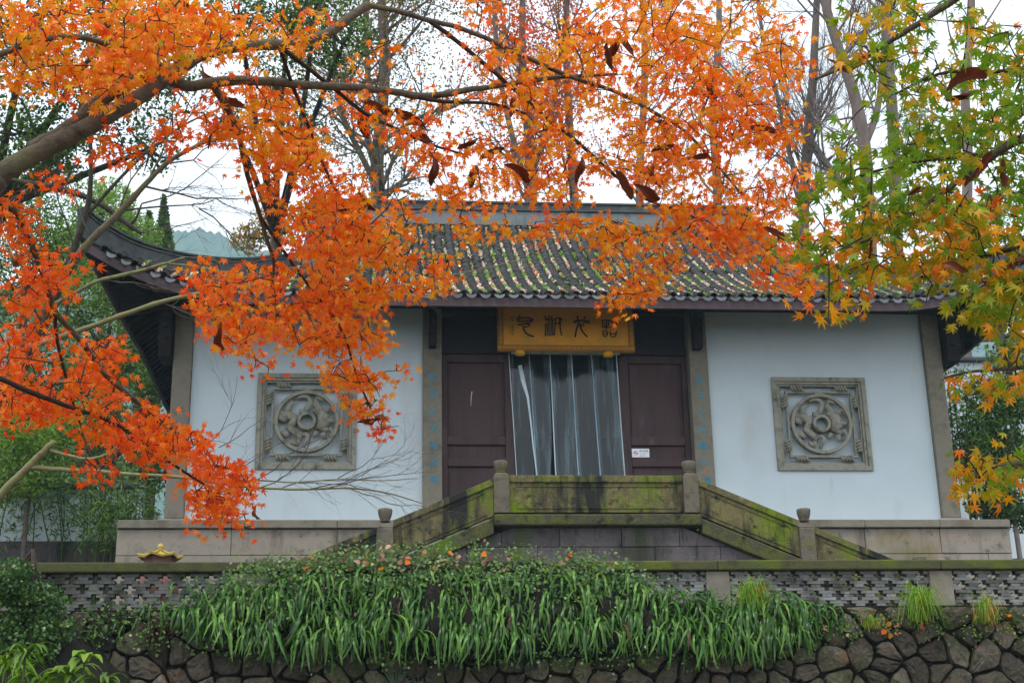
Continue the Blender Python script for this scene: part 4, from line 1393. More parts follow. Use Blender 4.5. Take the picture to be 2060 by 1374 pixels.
# ------------------------------------------------------------------ the orange maple on the left
gz = -6.96
b0 = atD(-520, 700, 4.9)
MA = thing('maple_tree', (b0.x - .5, b0.y - .1, gz), 'orange maple whose long limbs sweep in from the left over the temple', 'tree')
trunk = [Vector((b0.x - .5, b0.y - .1, gz - .1)), Vector((b0.x - .42, b0.y, gz + 1.2)), Vector((b0.x - .2, b0.y, b0.z - .3)), atD(-300, 560, 5.0), atD(-120, 440, 5.1), atD(0, 352, 5.2)]
limbsA = [('trunk', trunk, [.17, .14, .12, .08, .055, .045]),
 ('limb', [(-20, 366, 5.18), (0, 352, 5.2), (75, 305, 5.25), (150, 270, 5.3), (250, 215, 5.4), (330, 160, 5.5), (370, 130, 5.55), (420, 103, 5.6), (500, 92, 5.7), (600, 88, 5.8), (665, 68, 5.9), (705, 35, 5.95), (742, 10, 6.0)], [.039, .035, .030, .026, .022, .019, .016]),
 ('limb', [(60, 300, 5.3), (135, 262, 5.36), (185, 215, 5.42), (250, 172, 5.5), (310, 146, 5.6), (345, 160, 5.65), (375, 178, 5.7), (430, 166, 5.75), (500, 160, 5.8), (600, 171, 5.9), (700, 175, 6.0), (780, 183, 6.05), (855, 197, 6.1), (935, 182, 6.2), (1044, 167, 6.3), (1116, 156, 6.4), (1240, 150, 6.5)], [.024, .025, .025, .022, .019, .016, .014, .010, .006]),
 ('branch', [(780, 183, 6.05), (855, 200, 6.1), (913, 207, 6.15), (990, 207, 6.2), (1060, 230, 6.3)], [.012, .009, .005]),
 ('branch', [(735, 10, 6.0), (800, 22, 6.05), (862, 42, 6.1), (935, 58, 6.15), (1044, 109, 6.3), (1146, 156, 6.4), (1247, 186, 6.5), (1313, 226, 6.55), (1371, 255, 6.6), (1440, 330, 6.7), (1500, 400, 6.8)], [.013, .011, .010, .008, .005]),
 ('branch', [(862, 42, 6.1), (900, 68, 6.12), (964, 120, 6.2), (1044, 189, 6.3), (1116, 251, 6.4), (1164, 287, 6.45), (1218, 338, 6.5), (1269, 378, 6.55), (1306, 407, 6.6), (1378, 426, 6.65), (1450, 470, 6.7)], [.011, .010, .009, .007, .004]),
 ('branch', [(425, 168, 5.75), (442, 193, 5.8), (473, 247, 5.9), (487, 302, 6.0), (498, 356, 6.1), (524, 436, 6.2), (542, 498, 6.25), (553, 523, 6.3), (546, 600, 6.35)], [.014, .012, .010, .008, .004]),
 ('branch', [(570, 100, 5.75), (620, 138, 5.9), (680, 185, 6.0), (740, 235, 6.1), (800, 260, 6.2), (860, 290, 6.3), (930, 310, 6.4)], [.010, .009, .007, .005]),
 ('branch', [(560, 90, 5.75), (589, 175, 5.9), (618, 247, 6.0), (647, 327, 6.15), (673, 378, 6.2), (700, 430, 6.3), (745, 490, 6.35), (790, 545, 6.4), (835, 585, 6.45)], [.008, .007, .006, .003]),
 ('branch', [(524, 436, 6.2), (580, 520, 6.3), (640, 600, 6.35), (690, 660, 6.4), (718, 760, 6.45), (745, 820, 6.5)], [.007, .006, .004]),
 ('branch', [(-60, 130, 5.0), (0, 110, 5.1), (80, 78, 5.2), (165, 72, 5.3), (230, 95, 5.4), (300, 125, 5.45), (345, 145, 5.5)], [.014, .012, .010, .008]),
 ('branch', [(-60, 395, 5.1), (0, 404, 5.2), (35, 425, 5.3), (44, 450, 5.35), (73, 515, 5.5), (98, 588, 5.6), (109, 628, 5.7), (171, 694, 5.8), (207, 752, 5.9), (255, 792, 6.0), (313, 836, 6.1), (380, 890, 6.2)], [.016, .013, .011, .010, .007]),
 ('branch', [(109, 628, 5.7), (116, 697, 5.75), (131, 752, 5.8), (145, 806, 5.9), (160, 850, 6.0)], [.008, .006, .004]),
 ('branch', [(-60, 745, 5.1), (0, 760, 5.2), (73, 795, 5.4), (160, 825, 5.6), (225, 846, 5.8), (276, 882, 5.9), (340, 930, 6.0), (420, 980, 6.1)], [.011, .010, .008, .004])]
# one limb continues from the trunk to the low branches
limbsA.append(('limb', [atD(-300, 560, 5.0), atD(-150, 560, 5.05), atD(-60, 745, 5.1)], [.03, .02, .011]))
limbsA.append(('limb', [atD(-120, 440, 5.1), atD(-60, 395, 5.1)], [.03, .016]))
limbsA.append(('limb', [atD(-300, 560, 5.0), atD(-200, 300, 5.0), atD(-60, 130, 5.0)], [.05, .025, .014]))
OY = [(L_YEL, .5), (L_ORG, .4), (L_RED, .06), (L_OLV, .04)]
OO = [(L_ORG, .58), (L_YEL, .32), (L_RED, .10)]
RO_ = [(L_RED, .60), (L_ORG, .40)]
OY2 = [(L_YEL, .55), (L_ORG, .38), (L_RED, .07)]
RED2 = [(L_ORG, .55), (L_RED, .27), (L_YEL, .18)]
regA = [
 ([(-30, -30), (440, -30), (490, 60), (440, 100), (340, 150), (250, 205), (190, 215), (60, 170), (-30, 230)], 150, 5.4, .5, OY, 90),
 ([(200, 60), (440, 0), (470, 70), (330, 150), (220, 190)], 50, 5.6, .4, OO, 70),
 ([(440, 10), (660, 0), (640, 80), (540, 140), (450, 120)], 16, 5.9, .4, OY, 60),
 ([(380, 190), (470, 150), (560, 170), (620, 240), (660, 330), (560, 350), (480, 300), (430, 260)], 62, 6.0, .4, OO, 70),
 ([(470, 290), (640, 290), (720, 370), (760, 460), (700, 520), (620, 480), (540, 420)], 60, 6.2, .4, RED2, 80),
 ([(620, 400), (760, 400), (850, 430), (910, 520), (890, 580), (810, 600), (740, 570), (660, 520)], 62, 6.35, .4, OY2, 70),
 ([(560, 470), (680, 480), (740, 560), (800, 570), (780, 620), (650, 600), (560, 540)], 45, 6.4, .4, OO, 60),
 ([(345, 610), (400, 580), (375, 520), (500, 530), (560, 490), (640, 560), (720, 640), (640, 720), (560, 690), (490, 700), (440, 690), (395, 640)], 95, 6.4, .4, RED2, 80),
 ([(640, 560), (740, 600), (800, 720), (812, 748), (750, 760), (700, 780), (640, 720)], 38, 6.5, .4, OO, 60),
 ([(660, 750), (730, 730), (765, 800), (740, 840), (690, 815)], 14, 6.5, .3, OO, 60),
 ([(730, 840), (770, 840), (825, 865), (815, 890), (760, 880)], 3, 6.6, .2, RO_, 60),
 ([(-20, 390), (60, 395), (75, 480), (-20, 500)], 11, 5.4, .3, RO_, 60),
 ([(-20, 490), (100, 480), (160, 500), (140, 600), (80, 640), (-20, 600)], 24, 5.6, .4, RO_, 60),
 ([(-20, 620), (110, 660), (240, 680), (265, 760), (160, 780), (80, 740), (-20, 760)], 40, 5.8, .4, RO_, 70),
 ([(-20, 740), (130, 780), (300, 800), (390, 850), (430, 920), (300, 930), (180, 880), (60, 860), (-20, 850)], 72, 6.0, .4, RO_, 80),
 ([(260, 860), (400, 860), (500, 950), (515, 1000), (440, 1040), (350, 960)], 50, 6.1, .3, RO_, 70),
 ([(400, 960), (500, 970), (535, 1040), (500, 1075), (450, 1060), (390, 1060), (370, 1000)], 13, 6.2, .3, RO_, 60),
 ([(160, 940), (220, 930), (230, 970), (170, 975)], 4, 6.0, .2, RO_, 50),
 ([(330, 230), (430, 220), (420, 300), (330, 290)], 9, 5.9, .3, RO_, 60),
 ([(900, 330), (960, 200), (1060, 150), (1160, 200), (1230, 290), (1180, 400), (1100, 430), (980, 430), (880, 400)], 62, 6.4, .5, OO, 90),
 ([(1020, 180), (1130, 60), (1300, 20), (1420, 60), (1440, 200), (1380, 330), (1250, 350), (1130, 280)], 125, 6.5, .5, OY2, 100),
 ([(1120, 60), (1250, -20), (1560, -20), (1640, 60), (1620, 160), (1480, 200), (1360, 120)], 85, 6.4, .6, OY2, 110),
 ([(1240, 250), (1420, 220), (1560, 260), (1640, 380), (1560, 470), (1420, 470), (1300, 420)], 95, 6.6, .5, OO, 100),
 ([(1400, 120), (1560, 120), (1620, 250), (1560, 320), (1440, 260)], 52, 6.6, .5, RED2, 90),
 ([(880, 425), (1010, 420), (1130, 440), (1100, 480), (960, 485), (890, 470)], 13, 6.6, .3, OY2, 60),
 ([(1090, 440), (1240, 440), (1360, 460), (1330, 510), (1200, 490)], 26, 6.6, .3, OY2, 60),
 ([(1190, 480), (1300, 480), (1370, 530), (1300, 600), (1230, 600), (1200, 550)], 27, 6.5, .3, OY2, 60),
 ([(1205, 590), (1260, 590), (1260, 640), (1210, 640)], 3, 6.3, .15, OY2, 40),
 ([(1340, 400), (1500, 430), (1640, 480), (1660, 560), (1600, 600), (1500, 540), (1420, 500), (1330, 450)], 58, 6.5, .4, RED2, 80),
 ([(640, 130), (800, 220), (920, 300), (900, 340), (780, 300), (680, 230)], 14, 6.3, .3, RED2, 60),
 ([(830, 300), (900, 300), (960, 400), (880, 410)], 12, 6.4, .4, OO, 60),
 ([(750, 30), (900, 50), (1010, 120), (960, 190), (860, 300), (770, 250), (700, 200)], 13, 6.25, .4, OO, 60),
 ([(560, 330), (700, 330), (900, 400), (880, 430), (700, 420)], 12, 6.3, .4, OO, 60),
 ([(930, -20), (1040, -20), (1080, 100), (980, 130)], 12, 6.3, .4, RED2, 70),
 ([(390, 690), (470, 700), (560, 740), (540, 760), (430, 720)], 3, 6.4, .2, RO_, 50),
 ([(100, 300), (330, 200), (330, 330), (200, 360), (80, 380)], 9, 5.8, .4, RO_, 70)]
nA = maple(MA, limbsA, regA, 21)
dry_leaves(MA, [(318, 8, 95, 250), (380, 18, 80, 300), (190, 35, 60, 20), (228, 105, 40, 270), (425, 150, 70, 350), (470, 205, 80, 330), (540, 262, 85, 330), (585, 285, 95, 320), (610, 300, 80, 250), (640, 308, 60, 340),
    (738, 245, 85, 265), (760, 215, 90, 350), (825, 237, 90, 325), (850, 278, 60, 160), (868, 345, 75, 265), (950, 362, 80, 265), (990, 308, 70, 20), (1035, 350, 80, 330), (1165, 345, 70, 80), (940, 290, 60, 30),
    (738, 412, 75, 320), (720, 475, 95, 300), (700, 440, 60, 330), (1240, 88, 85, 60), (1225, 115, 70, 240), (1262, 95, 60, 300), (1255, 372, 90, 310), (1300, 385, 90, 330), (1325, 350, 70, 290), (1332, 300, 60, 20),
    (1330, 268, 70, 290), (1410, 316, 60, 10), (1535, 262, 75, 350), (1700, 118, 90, 15), (1430, 180, 60, 300), (450, 672, 75, 275), (743, 838, 70, 20), (768, 845, 45, 330), (523, 1028, 40, 280), (248, 902, 70, 310),
    (300, 838, 70, 330), (50, 525, 70, 20), (60, 770, 50, 300), (1030, 215, 60, 260), (1560, 470, 70, 330)], 6.2)

# ------------------------------------------------------------------ the green and yellow maple on the right
b1 = atD(2620, 900, 4.3)
MC = thing('maple_tree', (b1.x, b1.y, gz), 'green and yellow maple whose branches reach in from the right', 'tree')
limbsC = [('trunk', [Vector((b1.x + .1, b1.y, gz - .1)), Vector((b1.x, b1.y, gz + 1.5)), atD(2560, 500, 4.3), atD(2480, 100, 4.3)], [.13, .11, .09, .06]),
 ('limb', [(2560, 480, 4.3), (2400, 330, 4.3), (2200, 250, 4.3), (2051, 276, 4.3), (1978, 327, 4.35), (1906, 382, 4.4), (1815, 444, 4.45), (1753, 480, 4.5), (1700, 500, 4.5)], [.05, .03, .014, .008, .006, .004]),
 ('branch', [(2051, 276, 4.3), (2000, 309, 4.35), (1910, 318, 4.4), (1833, 327, 4.45), (1742, 349, 4.5), (1680, 375, 4.55)], [.006, .005, .003]),
 ('branch', [(1753, 480, 4.5), (1750, 520, 4.5), (1735, 580, 4.5), (1725, 600, 4.5)], [.0035, .002]),
 ('limb', [(2480, 100, 4.3), (2200, -140, 4.4), (2000, -60, 4.5), (1920, 0, 4.55), (1833, 58, 4.6), (1786, 87, 4.6), (1709, 131, 4.7), (1640, 160, 4.75)], [.04, .02, .010, .007, .004]),
 ('branch', [(2200, 250, 4.3), (2080, 490, 4.3), (1980, 515, 4.35), (1890, 535, 4.4), (1850, 560, 4.4)], [.010, .006, .003]),
 ('branch', [(2300, 290, 4.3), (2140, 120, 4.2), (2000, 150, 4.3), (1900, 140, 4.35), (1800, 190, 4.4)], [.012, .007, .003]),
 ('branch', [(2560, 500, 4.3), (2300, 660, 4.3), (2080, 740, 4.3), (1960, 745, 4.4), (1900, 760, 4.4)], [.03, .012, .005, .003]),
 ('branch', [(2560, 500, 4.3), (2350, 850, 4.3), (2080, 930, 4.3), (1990, 940, 4.4)], [.03, .012, .005])]
GG = [(L_GRN, .78), (L_OLV, .18), (L_YEL, .04)]
GO = [(L_OLV, .48), (L_GRN, .42), (L_YEL, .10)]
YO = [(L_YEL, .36), (L_OLV, .42), (L_GRN, .18), (L_ORG, .04)]
regC = [
 ([(1720, -20), (1960, -20), (2000, 60), (1860, 120), (1760, 160), (1700, 80)], 26, 4.6, .35, GO, 90),
 ([(1940, -20), (2080, -20), (2080, 200), (1960, 180), (1900, 90)], 24, 4.4, .35, GG, 90),
 ([(1740, 130), (1880, 110), (1960, 200), (1900, 300), (1760, 260)], 17, 4.5, .3, GO, 90),
 ([(1880, 200), (2080, 180), (2080, 420), (1960, 430), (1850, 330)], 46, 4.4, .35, GG, 90),
 ([(1700, 250), (1880, 280), (1940, 420), (1800, 470), (1700, 420), (1670, 330)], 48, 4.5, .35, GG, 90),
 ([(1720, 400), (1900, 390), (1960, 470), (1920, 560), (1760, 560), (1690, 500)], 52, 4.5, .3, YO, 90),
 ([(1900, 400), (2080, 420), (2080, 620), (1980, 600), (1890, 520)], 44, 4.4, .3, YO, 90),
 ([(1640, 480), (1740, 500), (1760, 590), (1700, 615), (1600, 560)], 15, 4.55, .3, [(L_OLV, .4), (L_GRN, .35), (L_ORG, .25)], 70),
 ([(1820, 520), (2060, 560), (2070, 700), (1980, 620), (1900, 650), (1840, 600)], 24, 4.4, .3, GO, 70),
 ([(1940, 560), (2080, 560), (2080, 740), (2010, 680)], 13, 4.35, .25, GO, 60),
 ([(1930, 740), (2080, 720), (2080, 780), (1960, 790)], 10, 4.4, .2, YO, 60),
 ([(1925, 910), (2080, 890), (2080, 990), (1960, 1000)], 18, 4.4, .2, YO, 60),
 ([(1560, 420), (1640, 380), (1700, 440), (1660, 520), (1580, 480)], 11, 4.7, .3, [(L_OLV, .5), (L_GRN, .3), (L_ORG, .2)], 60),
 ([(1630, 630), (1680, 630), (1680, 685), (1640, 685)], 1, 4.3, .05, [(L_YEL, .6), (L_ORG, .4)], 40),
 ([(1600, 590), (1760, 600), (1750, 640), (1610, 630)], 3, 4.5, .1, [(L_YEL, .6), (L_OLV, .4)], 40)]
nC = maple(MC, limbsC, regC, 31, leaf_r=.0285, dens=1.35)
dry_leaves(MC, [(1945, 172, 110, 25), (1930, 195, 70, 20), (1965, 350, 90, 45), (1980, 330, 80, 60), (2020, 350, 80, 80), (1860, 300, 40, 300), (1920, 540, 70, 340), (1845, 385, 50, 20), (2040, 530, 60, 40)], 4.35)
print('maple leaves', nA, nC)

# ------------------------------------------------------------------ trees behind and beside the hall
F_DKG = leafmat('leaf_dark_green', [(.03, .08, .012), (.055, .12, .018), (.022, .06, .010), (.085, .15, .02)], trans=.35, gloss=.02, rough=.4)
F_MDG = leafmat('leaf_mid_green', [(.08, .17, .015), (.13, .24, .02), (.06, .13, .012), (.18, .28, .025)], trans=.4, gloss=.04)
F_LTG = leafmat('leaf_light_green', [(.16, .32, .03), (.24, .40, .04), (.13, .26, .025), (.30, .42, .05)], trans=.45, gloss=.03)
F_OLV = leafmat('leaf_olive_brown', [(.10, .085, .015), (.16, .12, .02), (.08, .09, .012), (.20, .13, .015), (.13, .06, .012)], trans=.4, gloss=.03)
F_RED = leafmat('leaf_red_orange', [(.70, .075, .008), (.78, .14, .010), (.62, .045, .006), (.80, .22, .012)], trans=.5, gloss=.02)
F_YLO = leafmat('leaf_yellow_brown', [(.52, .28, .02), (.40, .24, .02), (.60, .20, .012), (.28, .22, .02)], trans=.45, gloss=.02)
F_GLS = leafmat('leaf_glossy', [(.035, .10, .025), (.06, .15, .035), (.03, .08, .02), (.10, .19, .045)], trans=.2, gloss=.05, rough=.3)
F_BAM = leafmat('bamboo_leaf', [(.09, .21, .02), (.14, .28, .03), (.065, .15, .016), (.17, .29, .03)], trans=.4, gloss=.025, rough=.4)

def leaf_cloud(name, root, P_, size, mats_, wts, g, kind='stuff', aspect=1.0, up=None):
    """loose small leaves at the given places, one object"""
    P_ = np.asarray(P_)
    n = len(P_)
    R_ = randrot(n, up, g)
    tv = QUAD_V * np.array([1 * aspect, 1, 1])
    V, Fc = scatter(tv, QUAD_F, R_, P_, size * g.uniform(.6, 1.35, n))
    mi = g.choice(len(mats_), size=n, p=np.array(wts) / sum(wts))
    return link(bpy.data.objects.new(name, fast_mesh(name, V, Fc, mats_, mi)), root, kind=kind)

class Skel:
    """grows branches from trunk paths, remembers where leaves can sit"""
    def __init__(s, g): s.g = g; s.mb = MB(); s.tips = []
    def path(s, p, d, L, n, wob, lift):
        pts = [p]
        d = d / np.linalg.norm(d)
        for _ in range(n):
            d = d + s.g.normal(size=3) * wob + np.array([0, 0, lift])
            d = d / np.linalg.norm(d)
            pts.append(pts[-1] + d * L / n)
        return pts
    def branch(s, p, d, L, r, depth, lift=.06, wob=.16, sides=5, kids=4, spread=.8):
        n = 6 if depth > 0 else 4
        pts = s.path(p, d, L, n, wob, lift)
        s.mb.tube(pts, np.linspace(r, r * .35, len(pts)), sides if r > .012 else 3, cap=False)
        for q in pts[len(pts) // 2:]: s.tips.append(q)
        if depth > 0:
            for k in range(kids):
                i = s.g.integers(1, n + 1)
                t = pts[i] - pts[i - 1]; t = t / np.linalg.norm(t)
                dd = t + unit(s.g.normal(size=(1, 3)))[0] * spread
                s.branch(pts[i], dd, L * s.g.uniform(.4, .65), r * .5 * (1 - .06 * i) , depth - 1, lift, wob, sides, kids, spread)

def ground_z(x, y):
    return float(hs(np.array([x]), np.array([y]))[0]) if y > 14 else -2.95
def back_tree(name, label, trunks, bark, seed, leaves=None, nbr=14, L=2.4, depth=2, kids=4, lift=.08, spread=.8, start=.25, group=None, rbr=.4, ground=True, wob=.16):
    """trunks: list of ([(px,py,D)], [radius px]); leaves: (n, size, mats, weights, sigma)"""
    g = np.random.default_rng(seed)
    p0 = atD(*trunks[0][0][0])
    gz_ = ground_z(p0.x, p0.y)
    root = thing(name, (p0.x, p0.y, gz_), label, 'tree', group)
    sk = Skel(g)
    for ti, (pts, rs) in enumerate(trunks):
        W = [np.array(atD(*p)) for p in pts]
        D0 = pts[0][2]
        rr = [r_ * D0 / F_PX for r_ in rs]
        Wp = smooth_path(W, 3)
        rad_ = np.interp(np.linspace(0, 1, len(Wp)), np.linspace(0, 1, len(rr)), rr)
        if ti == 0 and ground:
            foot = np.array([W[0][0], W[0][1], gz_ - .2])
            Wp = [foot, foot * .5 + np.array(Wp[0]) * .5] + list(Wp)
            rad_ = np.r_[rad_[0] * 1.25, rad_[0] * 1.1, rad_]
        b = MB(); b.tube(Wp, rad_, 9); b.build('trunk', bark, root)
        n0 = int(len(Wp) * start)
        for k in range(nbr):
            i = int(g.integers(max(1, n0), len(Wp)))
            t = np.array(Wp[i]) - np.array(Wp[i - 1]); t = t / max(1e-6, np.linalg.norm(t))
            d = t * .7 + unit(g.normal(size=(1, 3)) * np.array([1, 1, .5]))[0]
            sk.branch(np.array(Wp[i]), d, L * g.uniform(.6, 1.2), rad_[i] * rbr, depth, lift, wob, kids=kids, spread=spread)
    sk.mb.build('branches', bark, root, kind='stuff')
    if leaves:
        n, size, mats_, wts, sig = leaves
        T = np.array(sk.tips)
        P_ = T[g.integers(len(T), size=n)] + g.normal(size=(n, 3)) * sig
        leaf_cloud('foliage', root, P_, size, mats_, wts, g)
    return root
def blob_tree(name, label, blobs, bark, seed, size, mats_, wts, trunk_px=None, cat='tree', thr=.40, fz=2.2, group=None, up=None, aspect=1.0, trunk_r=.12):
    """blobs: (px,py,radius px,D,leaf count[,flatten]); leaf clumps with gaps, carried by a trunk and limbs"""
    g = np.random.default_rng(seed)
    C = [np.array(atD(b[0], b[1], b[3])) for b in blobs]
    m_ = np.mean(C, axis=0)
    if trunk_px: m_ = np.array(atD(*trunk_px))
    gz_ = ground_z(m_[0], m_[1])
    root = thing(name, (m_[0], m_[1], gz_), label, cat, group)
    lowz = min(c[2] for c in C)
    top = np.array([m_[0], m_[1], max(gz_ + .5, lowz)])
    b = MB(); tp = [np.array([m_[0], m_[1], gz_ - .15]), np.array([m_[0] + .03, m_[1], (gz_ + top[2]) / 2]), top]
    b.tube(tp, [trunk_r * 1.2, trunk_r, trunk_r * .8], 8); b.build('trunk', bark, root)
    br = MB()
    P_ = []
    for bl, c in zip(blobs, C):
        R_ = bl[2] * bl[3] / F_PX
        fl_ = bl[5] if len(bl) > 5 else .8
        mid = (top + c) / 2 + g.normal(size=3) * .1 * R_
        br.tube(smooth_path([top, mid, c], 3), np.linspace(trunk_r * .6, trunk_r * .2, len(smooth_path([top, mid, c], 3))), 6)
        for k in range(7):
            q = c + unit(g.normal(size=(1, 3)))[0] * R_ * .85 * np.array([1, 1, fl_])
            br.tube(smooth_path([c, (c + q) / 2 + g.normal(size=3) * .12 * R_, q], 2), [trunk_r * .2, trunk_r * .15, trunk_r * .08, trunk_r * .04], 4, cap=False)
        n = bl[4]
        out = np.zeros((0, 3))
        while len(out) < n:
            v = unit(g.normal(size=(n * 2, 3))) * (g.random((n * 2, 1)) ** .45)
            q = c + v * R_ * np.array([1, 1, fl_])
            nz_ = smooth_noise(q, fz / R_ * 2.2, seed) + .5 * (smooth_noise(q, fz / R_ * 6, seed + 1) - .5)
            out = np.r_[out, q[nz_ + g.normal(size=len(q)) * .06 > thr]]
        P_.append(out[:n])
    br.build('branches', bark, root, kind='stuff')
    leaf_cloud('foliage', root, np.concatenate(P_), size, mats_, wts, g, up=up, aspect=aspect)
    return root

back_tree('tall_tree', 'tall dark trunked tree with sparse olive leaves behind the temple ridge',
    [([(765, 470, 38), (762, 400, 38), (757, 330, 38), (770, 220, 38), (775, 120, 38), (768, 20, 38), (765, -80, 38)], [17, 16, 14, 12, 10, 8, 6]),
     ([(756, 335, 38), (735, 270, 38.2), (742, 160, 38.4), (735, 60, 38.5), (745, -60, 38.5)], [9, 7, 6, 5, 4]),
     ([(760, 380, 38), (720, 300, 37.6), (690, 240, 37.4), (670, 150, 37.2), (675, 30, 37)], [7, 6, 5, 4, 3])], M_GREYB, 41,
    (19000, .088, [F_OLV, F_MDG, F_YLO], [.6, .2, .2], .42), nbr=17, L=2.6, depth=2, lift=.05)
back_tree('red_tree', 'upright tree with small red and orange leaves above the temple ridge',
    [([(1075, 470, 36), (1068, 380, 36), (1062, 250, 36), (1050, 120, 36), (1052, -80, 36)], [12, 11, 9, 7, 5]),
     ([(1068, 400, 36), (1030, 280, 35.6), (1000, 130, 35.4), (990, -60, 35.2)], [7, 6, 5, 3]),
     ([(1066, 360, 36), (1110, 240, 36.4), (1130, 100, 36.5), (1150, -60, 36.5)], [7, 6, 5, 3]),
     ([(1160, 470, 36.3), (1150, 330, 36.4), (1140, 150, 36.4), (1140, -60, 36.4)], [10, 9, 7, 5])], M_GREYB, 42,
    (16000, .09, [F_RED, F_YLO], [.85, .15], .28), nbr=15, L=2.0, depth=2, lift=.25, spread=.55)
back_tree('bare_tree', 'bare grey tree with many fine twigs right of the temple ridge',
    [([(1618, 560, 40), (1616, 440, 40), (1622, 300, 40), (1635, 180, 40), (1640, 60, 40), (1648, -80, 40)], [12, 11, 10, 9, 7, 5]),
     ([(1622, 270, 40), (1655, 320, 39.8), (1690, 365, 39.6), (1720, 400, 39.4)][::-1], [6, 6, 7, 8]),
     ([(1617, 420, 40), (1585, 300, 40.3), (1560, 180, 40.5), (1530, 60, 40.5), (1520, -60, 40.5)], [6, 5, 4, 4, 3])], M_GREYB, 43,
    None, nbr=18, L=3.0, depth=3, kids=5, lift=.10, spread=.6, rbr=.35)
back_tree('pale_tree', 'pale trunked bare tree leaning left behind the green maple leaves',
    [([(1752, 560, 37), (1745, 400, 37), (1740, 290, 37), (1722, 200, 37), (1690, 110, 37), (1662, 20, 37), (1640, -80, 37)], [15, 14, 13, 12, 10, 9, 7]),
     ([(1741, 290, 37), (1765, 230, 37.2), (1775, 150, 37.3), (1780, 40, 37.4), (1770, -60, 37.4)], [8, 7, 6, 5, 4])], M_PALEB, 44,
    None, nbr=14, L=2.8, depth=3, kids=5, lift=.10, spread=.6, rbr=.32)
back_tree('straight_tree', 'straight brown trunked bare tree beside the pale leaning tree',
    [([(1806, 560, 36), (1800, 400, 36), (1797, 250, 36), (1786, 120, 36), (1790, 0, 36), (1795, -90, 36)], [14, 13, 12, 11, 9, 7])], M_GREYB, 45,
    (500, .08, [F_OLV], [1], .3), nbr=9, L=2.4, depth=3, kids=3, lift=.10, spread=.6, rbr=.3)
back_tree('slim_tree', 'slim pale barked tree standing nearest the right edge behind the wall',
    [([(1943, 900, 33), (1943, 700, 33), (1944, 450, 33), (1948, 280, 33), (1938, 170, 33), (1955, 60, 33), (1952, -80, 33)], [13, 12, 11, 10, 9, 8, 6])], M_PALEB, 46,
    (700, .07, [F_MDG, F_OLV], [.5, .5], .3), nbr=10, L=2.4, depth=3, kids=3, lift=.08, spread=.7, start=.5, rbr=.3)
# a second, farther rank of bare crowns
back_tree('bare_tree', 'distant bare tree seen between the red tree and the grey bare tree',
    [([(1440, 520, 46), (1445, 380, 46), (1430, 220, 46), (1450, 60, 46), (1440, -80, 46)], [10, 9, 8, 6, 5]),
     ([(1290, 520, 46), (1285, 350, 46), (1300, 150, 46), (1290, -80, 46)], [9, 8, 7, 5])], M_GREYB, 47,
    (5000, .09, [F_YLO, F_RED], [.5, .5], .3), nbr=10, L=2.8, depth=2, kids=4, lift=.15, spread=.6, rbr=.35)

DK = [F_DKG, F_MDG]
blob_tree('evergreen_tree', 'big dark evergreen tree filling the upper left behind the maple',
    [(60, 90, 150, 22, 2600), (220, 60, 130, 22.5, 1900), (70, 270, 140, 22, 2200), (230, 230, 110, 22.5, 1300), (330, 170, 90, 23, 800), (300, 300, 70, 23, 450), (120, 340, 80, 22, 700)], M_DARKB, 51, .075, DK, [.75, .25],
    trunk_px=(-60, 900, 22), thr=.50, trunk_r=.16)
blob_tree('evergreen_tree', 'dark green tree crown above the left end of the ridge',
    [(580, 60, 110, 27, 2000), (690, 90, 80, 27, 1100), (640, -20, 110, 27, 1200), (480, 40, 90, 27, 1100), (560, 180, 60, 27.5, 420), (470, 250, 60, 27, 380), (610, 260, 50, 27, 260)], M_DARKB, 52, .085, DK, [.6, .4],
    trunk_px=(540, 900, 30), thr=.48, trunk_r=.15)
LT = [F_LTG, F_MDG]
lefts = [('leafy_tree', 'light green hillside tree left of the upturned roof corner', [(200, 430, 80, 52, 3600, 1.0), (270, 480, 60, 52, 2400, .9), (160, 510, 80, 52, 2600), (230, 530, 70, 52, 2400)], LT, [.75, .25], .14),
         ('leafy_tree', 'tall green tree at the far left edge under the big limb', [(40, 430, 110, 40, 4000, 1.1), (120, 520, 95, 40, 3600), (20, 580, 110, 40, 3600)], [F_MDG, F_DKG, F_LTG], [.5, .3, .2], .11),
         ('leafy_tree', 'mid green tree behind the left eave of the temple', [(240, 600, 100, 38, 4200, 1.1), (300, 720, 85, 38, 3200), (200, 740, 95, 38, 3600), (150, 620, 90, 38, 3000)], [F_MDG, F_LTG, F_DKG], [.45, .3, .25], .10),
         ('leafy_tree', 'dark green tree low at the left edge behind the bamboo', [(60, 720, 110, 34, 3800), (20, 830, 110, 34, 3600), (140, 800, 100, 34, 3400), (230, 850, 90, 34, 2800), (300, 880, 60, 34, 1500), (170, 920, 80, 34, 2000), (325, 770, 70, 33, 2600), (335, 890, 65, 32.5, 2200), (290, 950, 60, 32.5, 1600)], [F_DKG, F_MDG], [.55, .45], .085),
         ('leafy_tree', 'bright green bush at the left edge above the courtyard wall', [(20, 870, 85, 26.6, 2600), (95, 900, 65, 26.6, 1700), (-20, 960, 80, 26.6, 1800), (60, 960, 60, 26.4, 1400), (160, 850, 60, 26.8, 1300)], [F_LTG, F_MDG], [.6, .4], .075),
         ('yellow_tree', 'small yellow brown tree behind the left hip of the roof', [(560, 450, 60, 48, 1700), (500, 480, 40, 48, 800), (630, 430, 40, 48, 700)], [F_YLO, F_OLV, F_LTG], [.6, .25, .15], .12)]
for i, (nm, lb, bl, ms, ws, sz) in enumerate(lefts):
    blob_tree(nm, lb, bl, M_DARKB, 60 + i, sz, ms, ws, thr=.36, trunk_r=.05 if 'bush' in lb else .12)
